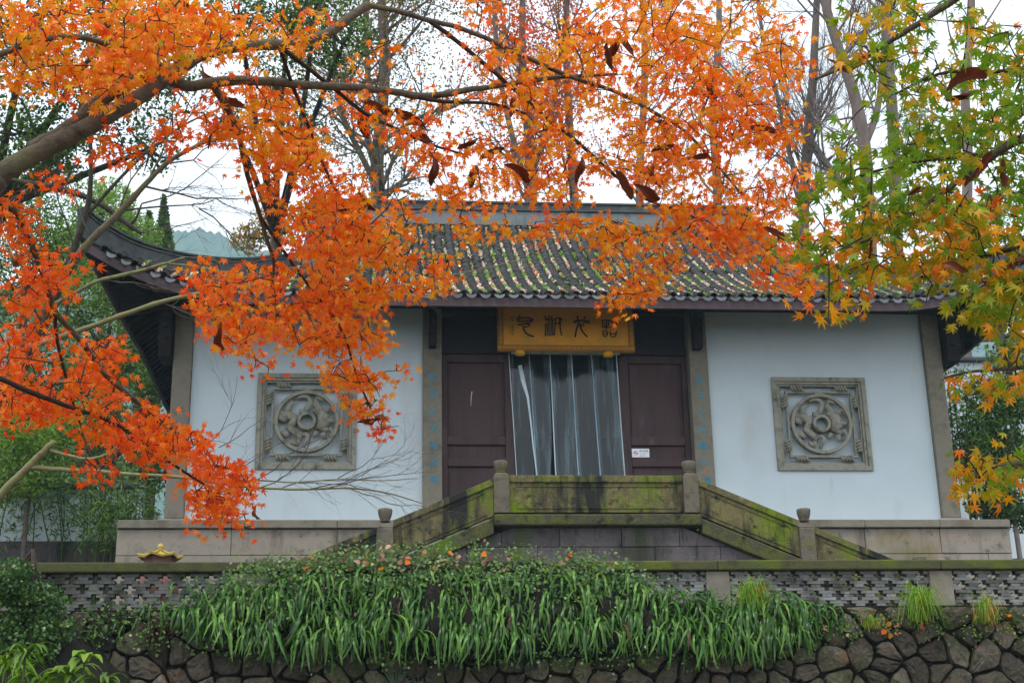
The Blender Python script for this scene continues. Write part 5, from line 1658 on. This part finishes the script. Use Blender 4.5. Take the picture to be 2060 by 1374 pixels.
def conifer(px, ptop, pbot, D, wpx, label, seed, mats_, n=1800):
    g = np.random.default_rng(seed)
    a, b_ = np.array(atD(px, ptop, D)), np.array(atD(px, pbot, D))
    root = thing('conifer', (b_[0], b_[1], ground_z(b_[0], b_[1])), label, 'tree')
    t = MB(); t.tube([(b_[0], b_[1], ground_z(b_[0], b_[1]) - .2), tuple(b_), tuple(a)], [.25, .2, .03], 7); t.build('trunk', M_DARKB, root)
    u = g.random(n) ** .7
    w = wpx * D / F_PX
    ang = g.uniform(0, 6.28, n)
    tier = .65 + .35 * np.abs(np.sin(u * 26))
    rr = w * u * tier * g.random(n) ** .4
    P_ = a[None] + (b_ - a)[None] * u[:, None] + np.c_[rr * np.cos(ang), rr * np.sin(ang), -.25 * rr]
    leaf_cloud('foliage', root, P_, .30, mats_, [1] * len(mats_), g)
conifer(330, 395, 520, 60, 26, 'narrow dark conifer on the slope left of the blue hill', 71, [F_DKG, F_MDG])
conifer(300, 425, 530, 58, 24, 'shorter dark conifer beside the narrow one on the slope', 72, [F_MDG, F_DKG])
conifer(255, 380, 520, 62, 28, 'pale green conifer top on the slope behind the roof corner', 73, [F_LTG, F_MDG])
GLS = [F_GLS, F_MDG]
rights = [('leafy_tree', 'green tree rising behind the right upturned eave', [(1980, 620, 75, 34, 2800), (2040, 560, 60, 34, 1800), (1930, 690, 45, 34, 1000), (2060, 660, 65, 34, 1800)], [F_MDG, F_GLS], [.5, .5], .085, .44),
          ('glossy_shrub', 'glossy dark shrub against the white wall at the right edge', [(2000, 860, 65, 27.2, 3000), (2050, 800, 65, 27.2, 2600), (2040, 920, 60, 27.2, 2400), (1965, 930, 45, 27.2, 1300), (1985, 790, 50, 27.3, 1300), (2030, 720, 50, 27.4, 1000)], GLS, [.7, .3], .075, .46),
          ('glossy_shrub', 'low glossy shrub beside the right corner of the temple plinth', [(1985, 1010, 45, 26.8, 1700), (2045, 1030, 55, 26.8, 2000), (2015, 980, 45, 26.8, 1200)], GLS, [.8, .2], .08, .48),
          ('leafy_tree', 'hazy pale green treetops beyond the right end of the roof', [(1840, 240, 50, 75, 900), (1880, 420, 60, 75, 1300), (1960, 470, 70, 75, 1500), (2050, 430, 60, 75, 1000), (1780, 440, 40, 75, 600)], LT, [.7, .3], .17, .42)]
for i, (nm, lb, bl, ms, ws, sz, th) in enumerate(rights):
    blob_tree(nm, lb, bl, M_GREYB, 80 + i, sz, ms, ws, thr=th, cat='shrub' if 'shrub' in nm else 'tree', trunk_r=.05 if 'shrub' in nm else .12)

# bamboo
BLV = np.array([(0, 0, 0), (.09, .35, .02), (0, 1, -.06), (-.09, .35, .02)])
def bamboo(px0, px1, py_top, py_bot, D, n, label, seed, nleaf):
    g = np.random.default_rng(seed)
    c = atD((px0 + px1) / 2, py_bot, D)
    root = thing('bamboo_clump', (c.x, c.y, -2.95), label, 'bamboo')
    P_ = []
    for k in range(n):
        x = g.uniform(px0, px1); d = D + g.uniform(-.7, .7)
        bt = atD(x, py_bot, d); tp = atD(x + g.normal() * 28, py_top + g.uniform(0, .45) * (py_bot - py_top), d)
        mid = (bt + tp) / 2 + Vector((g.normal() * .05, 0, 0))
        tip = tp + Vector((g.normal() * .25, g.normal() * .2, -.1))
        pts = [Vector((bt.x, bt.y, -2.95)), bt, mid, tp, tip]
        b = MB(); b.tube(smooth_path([tuple(p) for p in pts], 2), np.linspace(.016, .005, 2 * len(pts) - 0), 5, cap=False); b.build('stem', M_STEM, root)
        for q in range(nleaf // n):
            t = g.uniform(.25, 1.05)
            o_ = bt.lerp(tp, min(1, t))
            P_.append(np.array(o_) + g.normal(size=3) * np.array([.22, .22, .16]))
    P_ = np.array(P_)
    tipd = unit(g.normal(size=(len(P_), 3)) * np.array([1, 1, .5]) + np.array([0, 0, -.7]))
    R_ = rots(g.normal(size=(len(P_), 3)) + np.array([0, -.8, .5]), tipd)
    V, Fc = scatter(BLV * np.array([1.0, 1, 1]), QUAD_F, R_, P_, g.uniform(.11, .2, len(P_)))
    link(bpy.data.objects.new('foliage', fast_mesh('foliage', V, Fc, [F_BAM, F_DKG], g.choice(2, size=len(V) // 4, p=[.65, .35]))), root, kind='stuff')
M_STEM = mat('bamboo_stem', [(.035, .05, .015), (.07, .09, .025)], 6, rough=.5, bump=0)
bamboo(160, 290, 930, 1128, 27.0, 26, 'dense clump of thin dark bamboo beside the left plinth corner', 91, 2300)
bamboo(40, 150, 900, 1128, 27.6, 14, 'thinner bamboo clump in front of the left courtyard wall', 92, 1200)
bamboo(-40, 40, 880, 1128, 27.2, 12, 'bamboo clump cut by the left edge of the picture', 93, 1100)
bamboo(1910, 1970, 740, 1000, 27.0, 8, 'leafy bamboo beside the right temple pier', 94, 1900)

# ------------------------------------------------------------------ bare mossy tree in front of the left eave
def bare_mossy(name, label, stems, seed, fans):
    g = np.random.default_rng(seed)
    p0 = atD(*stems[0][1][0])
    root = thing(name, (p0.x, p0.y, p0.z - 1.5), label, 'tree')
    for nm, pts, rs, M in stems:
        W = smooth_path([tuple(atD(*p)) if not isinstance(p, Vector) else tuple(p) for p in pts], 3)
        rr = np.interp(np.linspace(0, 1, len(W)), np.linspace(0, 1, len(rs)), rs)
        b = MB(); b.tube([np.array(w) + g.normal(size=3) * rr[i] * .08 for i, w in enumerate(W)], rr * (1 + .05 * g.normal(size=len(rr))), 8); b.build(nm, M, root)
    sk = Skel(g)
    for (x, y, D, dx, dy, L, r_, dep) in fans:
        d = RGT * dx - UPV * dy + FWD * g.normal() * .3
        sk.branch(np.array(atD(x, y, D)), np.array(d), L, r_, dep, lift=.02, wob=.17, kids=5, spread=.7)
    if fans: sk.mb.build('twigs', M_TWIGG, root, kind='stuff')
    return root
M_TWIGG = mat('grey_twig', [(.05, .042, .033), (.12, .10, .075)], 20, rough=.85, bump=.2)
D1 = 15.0
bt = atD(-190, 1130, D1)
bare_mossy('bare_tree', 'leaning bare tree with mossy limbs in front of the left eave', [
    ('trunk', [Vector((bt.x, bt.y, -4.4)), (-110, 1000, D1), (-40, 860, D1), (25, 730, D1), (75, 640, D1), (125, 560, D1), (175, 490, D1), (238, 432, D1), (285, 380, D1), (330, 330, D1), (400, 290, D1), (470, 270, D1)], [.10, .08, .065, .052, .045, .040, .034, .026, .018, .009], M_BARET),
    ('limb', [(-40, 860, D1), (40, 760, D1 + .1), (100, 630, D1 + .2), (150, 500, D1 + .2), (178, 420, D1 + .2), (185, 340, D1 + .2), (182, 270, D1 + .2)], [.055, .05, .044, .034, .022, .010], M_DARKB),
    ('limb', [(178, 430, D1 + .2), (230, 370, D1 + .2), (300, 300, D1 + .2), (370, 250, D1 + .2), (450, 215, D1 + .2)], [.022, .018, .012, .005], M_DARKB),
    ('limb', [(20, 362, D1 + .5), (70, 372, D1 + .5), (140, 383, D1 + .5), (200, 408, D1 + .5), (255, 450, D1 + .5), (283, 470, D1 + .5)], [.022, .034, .034, .030, .026, .016], M_DARKB),
    ('limb', [(262, 452, D1 + .5), (275, 440, D1 + .5), (285, 410, D1 + .5)], [.02, .016, .007], M_DARKB),
    ('limb', [(95, 620, D1), (150, 590, D1 - .1), (200, 562, D1 - .2), (265, 550, D1 - .2), (335, 530, D1 - .3), (372, 518, D1 - .3)], [.022, .021, .020, .017, .010], M_MOSSB),
    ('branch', [(340, 530, D1 - .3), (420, 540, D1 - .3), (500, 560, D1 - .4), (560, 568, D1 - .4)], [.013, .011, .006], M_MOSSB),
    ('limb', [(60, 700, D1), (140, 672, D1 - .2), (230, 640, D1 - .4), (320, 608, D1 - .5), (400, 590, D1 - .6), (500, 577, D1 - .7), (600, 560, D1 - .7), (700, 572, D1 - .8), (800, 590, D1 - .8), (880, 602, D1 - .8)], [.032, .030, .027, .023, .019, .014, .010, .008, .005], M_MOSSB),
    ('branch', [(640, 562, D1 - .7), (720, 580, D1 - .7), (810, 575, D1 - .7), (900, 555, D1 - .7), (1000, 535, D1 - .7), (1060, 520, D1 - .7)], [.010, .008, .006, .003], M_MOSSB),
    ('limb', [(130, 585, D1 + .1), (140, 600, D1), (132, 640, D1), (112, 665, D1)], [.014, .012, .006], M_DARKB)], 101,
    [(330, 330, D1, .8, -.6, 1.0, .014, 3), (400, 290, D1, .9, -.3, 1.0, .013, 3), (290, 375, D1, .9, .1, 1.1, .013, 3), (240, 425, D1, 1, -.15, 1.2, .013, 3), (300, 360, D1, .7, -.9, .9, .012, 2), (150, 500, D1, -.3, -1, .9, .012, 2), (90, 620, D1, .2, -1, .9, .012, 2), (300, 300, D1 + .2, .6, -.8, .9, .011, 2), (240, 425, D1, .3, -1, 1.0, .012, 2), (185, 340, D1 + .2, .1, -1, .8, .010, 2),
     (182, 270, D1 + .2, -.3, -1, .7, .009, 2), (285, 410, D1 + .5, 1, -.25, 1.1, .011, 2), (283, 470, D1 + .5, 1, -.1, .9, .009, 2), (450, 215, D1, 1, -.2, .7, .008, 2), (370, 250, D1 + .2, .5, -.8, .8, .009, 2),
     (330, 330, D1, 1, .1, 1.1, .011, 2), (400, 420, D1, 1, .15, 1.0, .010, 2), (372, 518, D1 - .3, 1, .1, .7, .008, 2), (200, 562, D1 - .2, .9, .3, .7, .009, 2), (265, 550, D1 - .2, .8, -.5, .6, .008, 2),
     (320, 608, D1 - .5, .9, .4, .7, .009, 2), (500, 577, D1 - .7, 1, .1, .8, .008, 2), (600, 560, D1 - .7, 1, .25, .8, .008, 2), (700, 572, D1 - .8, 1, -.15, .8, .007, 2), (800, 590, D1 - .8, 1, .1, .6, .006, 2),
     (180, 470, D1, -.5, -.8, .8, .010, 2), (100, 630, D1, -.6, -.5, .7, .01, 2), (560, 568, D1 - .4, 1, .1, .6, .006, 2)])
D2 = 12.5
bt = atD(-70, 1160, D2)
bare_mossy('bare_tree', 'slender bare tree whose mossy bough spreads twigs across the left white wall', [
    ('trunk', [Vector((bt.x, bt.y, -4.4)), (-60, 1080, D2), (0, 995, D2), (35, 960, D2), (62, 935, D2), (90, 905, D2), (110, 888, D2)], [.05, .045, .036, .034, .032, .026, .022], M_MOSSB),
    ('limb', [(60, 940, D2), (130, 945, D2), (200, 948, D2), (270, 955, D2 - .1), (360, 958, D2 - .2), (430, 970, D2 - .3), (520, 982, D2 - .4), (620, 985, D2 - .5), (700, 980, D2 - .5), (780, 990, D2 - .5), (848, 1012, D2 - .5)], [.022, .019, .017, .015, .013, .010, .008, .006, .004], M_MOSSB),
    ('branch', [(100, 905, D2), (140, 918, D2), (180, 925, D2), (215, 915, D2), (240, 895, D2)], [.016, .014, .012, .007], M_MOSSB),
    ('branch', [(430, 970, D2 - .3), (520, 965, D2 - .3), (600, 972, D2 - .4), (680, 962, D2 - .4), (760, 968, D2 - .4), (840, 962, D2 - .4)], [.008, .006, .005, .003], M_MOSSB)], 103,
    [(430, 970, D2 - .3, 1, -.35, .9, .006, 2), (520, 982, D2 - .4, 1, -.4, 1.0, .006, 2), (560, 984, D2 - .4, 1, -.25, 1.1, .006, 2), (620, 985, D2 - .5, 1, -.45, .9, .006, 2), (660, 982, D2 - .5, 1, -.2, .9, .006, 2), (700, 980, D2 - .5, 1, .25, .7, .005, 2),
     (480, 975, D2 - .4, 1, -.1, 1.1, .006, 2), (600, 972, D2 - .4, 1, .2, .9, .005, 2), (680, 962, D2 - .4, 1, -.4, .7, .005, 2), (400, 900, D2 - .3, 1, -.5, .7, .005, 2), (440, 900, D2, 1, -.6, .6, .005, 1)])

# ------------------------------------------------------------------ ferns, ivy, grass and litter along the wall
F_FERN = leafmat('fern_frond', [(.008, .035, .004), (.045, .15, .012), (.016, .065, .006), (.13, .27, .035), (.03, .10, .007), (.075, .20, .020), (.005, .022, .003)], trans=.2, gloss=.03, rough=.32)
F_FDRY = leafmat('dead_frond', [(.05, .018, .010), (.09, .035, .015)], trans=.2)
F_IVY = leafmat('ivy_leaf', [(.03, .075, .02), (.055, .12, .025), (.09, .17, .03), (.14, .24, .03)], trans=.25, gloss=.045, rough=.35)
F_GRS = leafmat('grass_blade', [(.12, .28, .010), (.20, .38, .012), (.09, .22, .010), (.30, .42, .015)], trans=.4, gloss=.03)
F_GRY = leafmat('grass_yellow', [(.50, .30, .03), (.55, .18, .02)], trans=.4, gloss=.04)
F_FALL = leafmat('fallen_leaf', [(.35, .12, .04), (.48, .22, .10), (.30, .08, .025), (.52, .28, .16), (.18, .065, .03)], trans=.2, gloss=.05)
def frond_template(seed, n=11):
    """strap frond that rises, arches over and hangs, with a wavy tapering blade"""
    g = np.random.default_rng(seed)
    V, Fc = [], []
    a0 = g.uniform(.4, 1.1); kn = g.uniform(.38, .85); side = g.normal() * .16
    y = z = 0.0
    for i in range(n):
        t = i / (n - 1)
        an = a0 + (-1.5 - a0) * min(1, t / kn) ** .85
        if i: y -= math.cos(an) / (n - 1); z += math.sin(an) / (n - 1)
        x = side * t * t
        w = .038 * (min(1, t / .12) ** .5) * (1 - t ** 2.6) ** .8 * (1 + .22 * (-1) ** i) + .002
        V += [(x - w, y, z - .35 * w), (x, y - .2 * w, z + .1 * w), (x + w, y, z - .35 * w)]
    for i in range(n - 1):
        for k in (0, 1): Fc.append((i * 3 + k, i * 3 + k + 1, i * 3 + k + 4, i * 3 + k + 3))
    return np.array(V), np.array(Fc)
FT = [frond_template(s) for s in range(10)]
g = np.random.default_rng(200)
def zrot(a):
    c, s_ = np.cos(a), np.sin(a); o_ = np.zeros((len(a), 3, 3))
    o_[:, 0, 0] = c; o_[:, 0, 1] = -s_; o_[:, 1, 0] = s_; o_[:, 1, 1] = c; o_[:, 2, 2] = 1
    return o_
# clump places: pixels in the photograph along the bank, thinning to the ends
fpos = []
FPOLY = [(345, 1225), (400, 1185), (520, 1165), (700, 1150), (900, 1150), (1100, 1150), (1260, 1165), (1420, 1190), (1560, 1195), (1680, 1215), (1690, 1240), (1610, 1270), (1560, 1300), (1380, 1290), (1120, 1275), (900, 1295), (760, 1285), (640, 1290), (520, 1285), (440, 1260)]
q = sample_poly(FPOLY, 520, 34, g, thr=.24)
fT, fR, fS, fV = [], [], [], []
for (x, y) in q:
    Yd = -9.34 - .28 * np.clip((y - 1150) / 140, 0, 1)
    p = np.array(at(x, y, Yd))
    k = int(g.integers(5, 9))
    for _ in range(k):
        fT.append(p + g.normal(size=3) * np.array([.05, .03, .02]))
        fR.append(g.normal() * 1.0); fS.append(g.uniform(.20, .46)); fV.append(int(g.integers(10)))
# stray fronds to the left on the wall
for (x, y) in [(230, 1250), (270, 1235), (300, 1225), (320, 1215), (250, 1275), (190, 1270), (400, 1165), (460, 1160), (360, 1180)]:
    p = np.array(at(x, y, -9.45))
    for _ in range(4):
        fT.append(p + g.normal(size=3) * .03); fR.append(g.normal() * .9); fS.append(g.uniform(.18, .32)); fV.append(int(g.integers(10)))
fT, fR, fS, fV = np.array(fT), np.array(fR), np.array(fS), np.array(fV)
FR = zrot(fR)
FERN = thing('fern', (-2.3, -9.4, -3.1), 'mass of grey green strap ferns hanging over the stone wall', 'fern')
big = np.argsort(-(fS * (1 - .25 * np.abs(np.sin(fR)))))[:300]
isb = np.zeros(len(fT), bool); isb[big] = True
fme = [fast_mesh('frond', v, f, [F_FERN], smooth=True) for v, f in FT]
for i in big:
    M4 = (Matrix([list(r__) for r__ in FR[i]]) * fS[i]).to_4x4(); M4.translation = Vector(fT[i])
    inst('frond', fme[fV[i]], M4, FERN)
Vs, Fs, Ms, off = [], [], [], 0
for v in range(10):
    sel = np.where((~isb) & (fV == v))[0]
    V, Fc = scatter(FT[v][0], FT[v][1], FR[sel], fT[sel], fS[sel])
    Vs.append(V); Fs.append(Fc + off); off += len(V)
    Ms.append(np.repeat(g.choice(2, size=len(sel), p=[.985, .015]), len(FT[v][1])))
link(bpy.data.objects.new('frond_mass', fast_mesh('frond_mass', np.concatenate(Vs), np.concatenate(Fs), [F_FERN, F_FDRY], np.concatenate(Ms), smooth=True)), FERN, kind='stuff')
# hanging dead fronds under them, left
dfT = []
for (x, y, n) in ((315, 1245, 26), (600, 1290, 8), (1060, 1290, 8), (1480, 1290, 8)):
    for _ in range(n): dfT.append(np.array(at(x + g.normal() * 16, y + g.normal() * 10, -9.52)))
V, Fc = scatter(FT[2][0] * np.array([.6, .5, 1.2]), FT[2][1], zrot(g.normal(size=len(dfT)) * 1.2), np.array(dfT), g.uniform(.15, .3, len(dfT)))
link(bpy.data.objects.new('dead_fronds', fast_mesh('dead_fronds', V, Fc, [F_FDRY], smooth=True)), FERN, kind='stuff')

IVL = np.array([(0, 0, 0), (.45, .25, .06), (.38, .7, .02), (0, 1.1, -.08), (-.38, .7, .02), (-.45, .25, .06)])
IVF = np.array([(0, 1, 2, 3), (0, 3, 4, 5)])
def leaf_spray(name, label, cat, poly, n, Yf, size, mats_, wts, seed, kind='stuff', nr=(0, -.8, .7), thr=.3, clump=50, jit=.05, tip=(0, -.3, -.6)):
    gg = np.random.default_rng(seed)
    q = sample_poly(poly, n, clump, gg, thr)
    P_ = np.array([np.array(at(x, y, Yf(x, y))) for x, y in q]) + gg.normal(size=(len(q), 3)) * jit
    R_ = rots(unit(gg.normal(size=P_.shape)) * .8 + np.array(nr), gg.normal(size=P_.shape) + np.array(tip))
    V, Fc = scatter(IVL, IVF, R_, P_, size * gg.uniform(.6, 1.3, len(P_)))
    return link(bpy.data.objects.new(name, fast_mesh(name, V, Fc, mats_, np.repeat(gg.choice(len(mats_), size=len(P_), p=np.array(wts) / sum(wts)), 2))), kind=kind, label=label, cat=cat)
leaf_spray('ivy', 'dark ivy and small creepers heaped on the wall capping below the stair', 'ivy',
    [(600, 1120), (720, 1105), (860, 1100), (960, 1098), (1050, 1105), (1180, 1110), (1225, 1125), (1270, 1140), (1330, 1190), (1180, 1195), (900, 1185), (700, 1180), (560, 1185), (440, 1170), (500, 1130)],
    4200, lambda x, y: -9.25 - .22 * min(1, max(0, (y - 1100) / 60)) - .06 * max(0, (y - 1160) / 30), .034, [F_IVY, F_MDG, F_FERN], [.7, .15, .15], 210)
leaf_spray('creeper', 'low creepers growing over the shadowed foot of the ferns and stones', 'creeper',
    [(100, 1225), (330, 1210), (500, 1180), (1300, 1180), (1700, 1230), (1760, 1250), (1700, 1285), (1500, 1330), (1200, 1340), (900, 1340), (600, 1340), (300, 1300), (140, 1290)],
    5600, lambda x, y: -9.52 - .06 * ((y - 1200) / 100), .032, [F_IVY, F_DKG], [.45, .55], 211, thr=.44, clump=36)
leaf_spray('creeper', 'mixed small creepers filling the shade between the ivy and the ferns', 'creeper',
    [(560, 1150), (900, 1140), (1200, 1140), (1330, 1165), (1420, 1185), (1400, 1235), (1200, 1225), (900, 1215), (600, 1215), (450, 1200)],
    1300, lambda x, y: -9.42 - .14 * ((y - 1150) / 70), .030, [F_IVY, F_FERN, F_MDG], [.5, .3, .2], 216, thr=.2, clump=36)
leaf_spray('fallen_leaves', 'fallen brown and orange leaves lying on the creepers and the wall ledge', 'leaves',
    [(560, 1125), (720, 1108), (900, 1103), (1080, 1112), (1240, 1125), (1260, 1140), (900, 1140), (600, 1150)],
    85, lambda x, y: -9.38, .055, [F_FALL, L_ORG], [.85, .15], 212, nr=(0, -.5, .7), thr=.2)
leaf_spray('fallen_leaves', 'scattered fallen leaves on the ledge among the grass tufts', 'leaves',
    [(1250, 1230), (1700, 1225), (2060, 1235), (2060, 1275), (1700, 1270), (1300, 1260)],
    70, lambda x, y: -9.52, .05, [F_FALL, L_ORG], [.75, .25], 213, nr=(0, -.5, .7), thr=.2)
leaf_spray('ledge_plants', 'tiny green plants and moss along the ledge between grass tufts', 'weeds',
    [(1640, 1235), (1760, 1235), (1900, 1240), (2060, 1235), (2060, 1285), (1900, 1280), (1700, 1275)],
    700, lambda x, y: -9.5, .022, [F_MDG, F_GRS, F_IVY], [.4, .3, .3], 214, thr=.35, clump=40)

def tuft(px, py, Yd, n, L, label, seed, yel=.1, spread=.8):
    gg = np.random.default_rng(seed)
    c = np.array(at(px, py, Yd))
    b = [], []
    V, Fc, mi = [], [], []
    for k in range(n):
        a = gg.uniform(0, 2 * math.pi); o_ = np.array([math.cos(a), math.sin(a) * .6 - .35, 0]) * gg.uniform(.2, 1) * spread
        p = c + gg.normal(size=3) * np.array([.05, .03, .02])
        l = L * gg.uniform(.6, 1.15); w = gg.uniform(.0035, .006)
        h = gg.uniform(.25, .62)
        side = np.array([-math.sin(a), math.cos(a), 0]) * w
        base_i = len(V)
        for j in range(6):
            t = j / 5
            q_ = p + l * (o_ * t * .75 + np.array([0, 0, h * math.sin(min(1, t * 1.5) * math.pi / 2) - 1.15 * max(0, t - .35) ** 1.6 * np.linalg.norm(o_) * 1.3]))
            ww = side * (1 - t * .9)
            V += [q_ - ww, q_ + ww]
        for j in range(5): Fc.append((base_i + 2 * j, base_i + 2 * j + 1, base_i + 2 * j + 3, base_i + 2 * j + 2)); mi.append(1 if k < n * yel else 0)
    o = bpy.data.objects.new('grass_tuft', fast_mesh('grass_tuft', np.array(V), np.array(Fc), [F_GRS, F_GRY], mi))
    link(o, label=label, cat='grass tuft', group='grass tufts on the wall ledge')
tuft(1515, 1222, -9.55, 260, .56, 'yellow green grass tuft at the right end of the ferns', 221, .10)
tuft(1855, 1245, -9.6, 330, .68, 'largest grass tuft hanging below the openwork wall pillar', 222, .05)
tuft(1985, 1250, -9.6, 140, .52, 'small yellowing grass tuft near the right edge', 223, .30)
tuft(1750, 1262, -9.55, 60, .28, 'wispy little grass tuft left of the largest one', 224, .2)

# spiky palm at the foot of the ferns
c = atD(790, 1385, 14.8)
PT_ = thing('palm', (c.x, c.y, gz), 'small fan palm with stiff grey green spikes below the ferns', 'palm')
gg = np.random.default_rng(230)
b = MB(); b.tube([(c.x, c.y, gz), (c.x, c.y, c.z - .05)], [.05, .035], 8); b.build('trunk', M_DARKB, PT_)
F_PALM = leafmat('palm_spike', [(.04, .075, .045), (.06, .10, .06)], trans=.2, gloss=.1, rough=.35)
for fan in range(3):
    cc = c + Vector(((fan - 1) * .22 + .03, gg.normal() * .05, -.03 * fan))
    for k in range(17):
        a = rad(-78 + k * 9.75 + gg.normal() * 2) ; l = .30 * (1 - .25 * abs(k - 8) / 8) * (1 if fan == 1 else .75)
        d = Vector((math.sin(a), -.35, math.cos(a) * .9)).normalized()
        s_ = d.cross(Vector((0, -1, .2))).normalized() * .011
        p0 = Vector(cc); p1 = p0 + d * l * .55; p2 = p0 + d * l + Vector((0, -.02, -.03))
        sp = MB(); sp.add([p0 - s_ * .4, p0 + s_ * .4, p1 + s_, p1 - s_, p2, p1 + Vector((0, -.006, 0))], [(0, 1, 2, 5), (0, 5, 3), (5, 2, 4), (3, 5, 4)][:4])
        sp.build('spike', F_PALM, PT_)

# bushes and leafy plants at the lower left
blob_tree('bush', 'dark grey green small leaved bush leaning on the wall at the lower left', [(20, 1170, 62, 14.3, 2600), (75, 1215, 60, 14.3, 2300), (10, 1260, 75, 14.2, 2200), (105, 1265, 48, 14.2, 1200), (60, 1300, 60, 14.0, 1300)], M_DARKB, 240, .036,
    [F_GLS, F_DKG, F_IVY], [.5, .3, .2], cat='bush', thr=.40, trunk_r=.025, aspect=1.5)
def strap_plant(px, py, D, n, L, wd, M, label, seed, name='leafy_plant'):
    gg = np.random.default_rng(seed)
    c = atD(px, py, D)
    root = thing(name, (c.x, c.y, c.z), label, 'plant')
    for k in range(n):
        a = gg.uniform(0, 2 * math.pi); el = gg.uniform(.5, 1.1)
        d = Vector((math.cos(a), math.sin(a) * .7 - .3, 0)); s_ = Vector((-math.sin(a), math.cos(a), 0)).normalized()
        l = L * gg.uniform(.7, 1.2)
        b = MB(); vs = []
        for j in range(7):
            t = j / 6
            q_ = c + d * (l * t * .8) + Vector((0, 0, l * (el * t - .9 * t ** 2.2)))
            w_ = wd * math.sin(math.pi * min(1, t * .92 + .06)) ** .8
            vs += [q_ - s_ * w_, q_ + Vector((0, 0, -.15 * w_)), q_ + s_ * w_]
        b.add(vs, [(j * 3 + i, j * 3 + i + 1, j * 3 + i + 4, j * 3 + i + 3) for j in range(6) for i in (0, 1)], 0, True)
        b.build('leaf', M, root)
    st = MB(); st.tube([c + Vector((0, 0, -.35)), c], [.012, .01], 6); st.build('stem', M_STEM, root)
for i, (x, y, n, L, w_, M, lb) in enumerate([(15, 1350, 40, .48, .015, F_GRS, 'bright green strap leaved plant in the lower left corner'),
        (85, 1375, 34, .42, .018, F_GRS, 'bright strap leaved plant just right of the corner plant'),
        (140, 1365, 24, .32, .036, F_LTG, 'broad leaved bright green plant at the foot of the dark bush'),
        (170, 1330, 9, .28, .045, F_LTG, 'pale green plant with lobed leaves standing above its neighbours'),
        (50, 1325, 28, .36, .022, F_MDG, 'mid green strap leaved plant under the dark bush'),
        (205, 1378, 24, .30, .022, F_MDG, 'low green plant at the bottom edge left of the ferns')]):
    strap_plant(x, y, 13.2 - .1 * i, n, L, w_, M, lb, 250 + i)

# leaf litter and sprouting weeds in the roof valleys
gg = np.random.default_rng(260)
P_, Mi = [], []
for i in range(-nrow, nrow):
    X = (i + .5) * PITCH
    ye, yt = eave_front(X)[0], front_top(X)
    if yt - ye < .6: continue
    n = int((yt - ye) * 85)
    Y = ye + .1 + (yt - ye - .25) * gg.random(n)
    keep = smooth_noise(np.c_[np.full(n, X), Y, 0 * Y], 3.2, 9) + gg.normal(size=n) * .12 > .36
    for y in Y[keep]:
        P_.append((X + gg.normal() * .016, y, roof_z(X, y) + .05 + .03 * gg.random()))
P_ = np.array(P_)
wn_ = smooth_noise(P_, 4.5, 12) + gg.normal(size=len(P_)) * .15
F_LIT = leafmat('roof_litter', [(.80, .74, .66), (.55, .36, .26), (.85, .80, .72), (.62, .26, .05), (.30, .16, .08), (.70, .62, .50)], trans=.15, gloss=.10, rough=.3)  # bright reflection of wet leaves put into the pale colours
F_SPR = leafmat('roof_sprout', [(.16, .32, .03), (.24, .40, .05), (.12, .25, .03)], trans=.4, gloss=.05)
gsel = wn_ > .62
for nm, sel, M, sz, lb, ct in (('fallen_leaves', ~gsel, [F_LIT, L_ORG], .050, 'pale leaf litter caught in the valleys between the roof tiles', 'leaves'), ('weeds', gsel, [F_SPR], .060, 'bright green weeds sprouting between the roof tile rows', 'weeds')):
    Q = P_[sel]
    R_ = rots(unit(gg.normal(size=Q.shape)) * .9 + np.array([0, -.7, .6]), gg.normal(size=Q.shape))
    V, Fc = scatter(QUAD_V * np.array([1.5, 1, 1]), QUAD_F, R_, Q, sz * gg.uniform(.5, 1.3, len(Q)))
    mi = (gg.random(len(Q)) < .07).astype(int) if len(M) > 1 else None
    link(bpy.data.objects.new(nm, fast_mesh(nm, V, Fc, M, mi)), kind='stuff', label=lb, cat=ct)
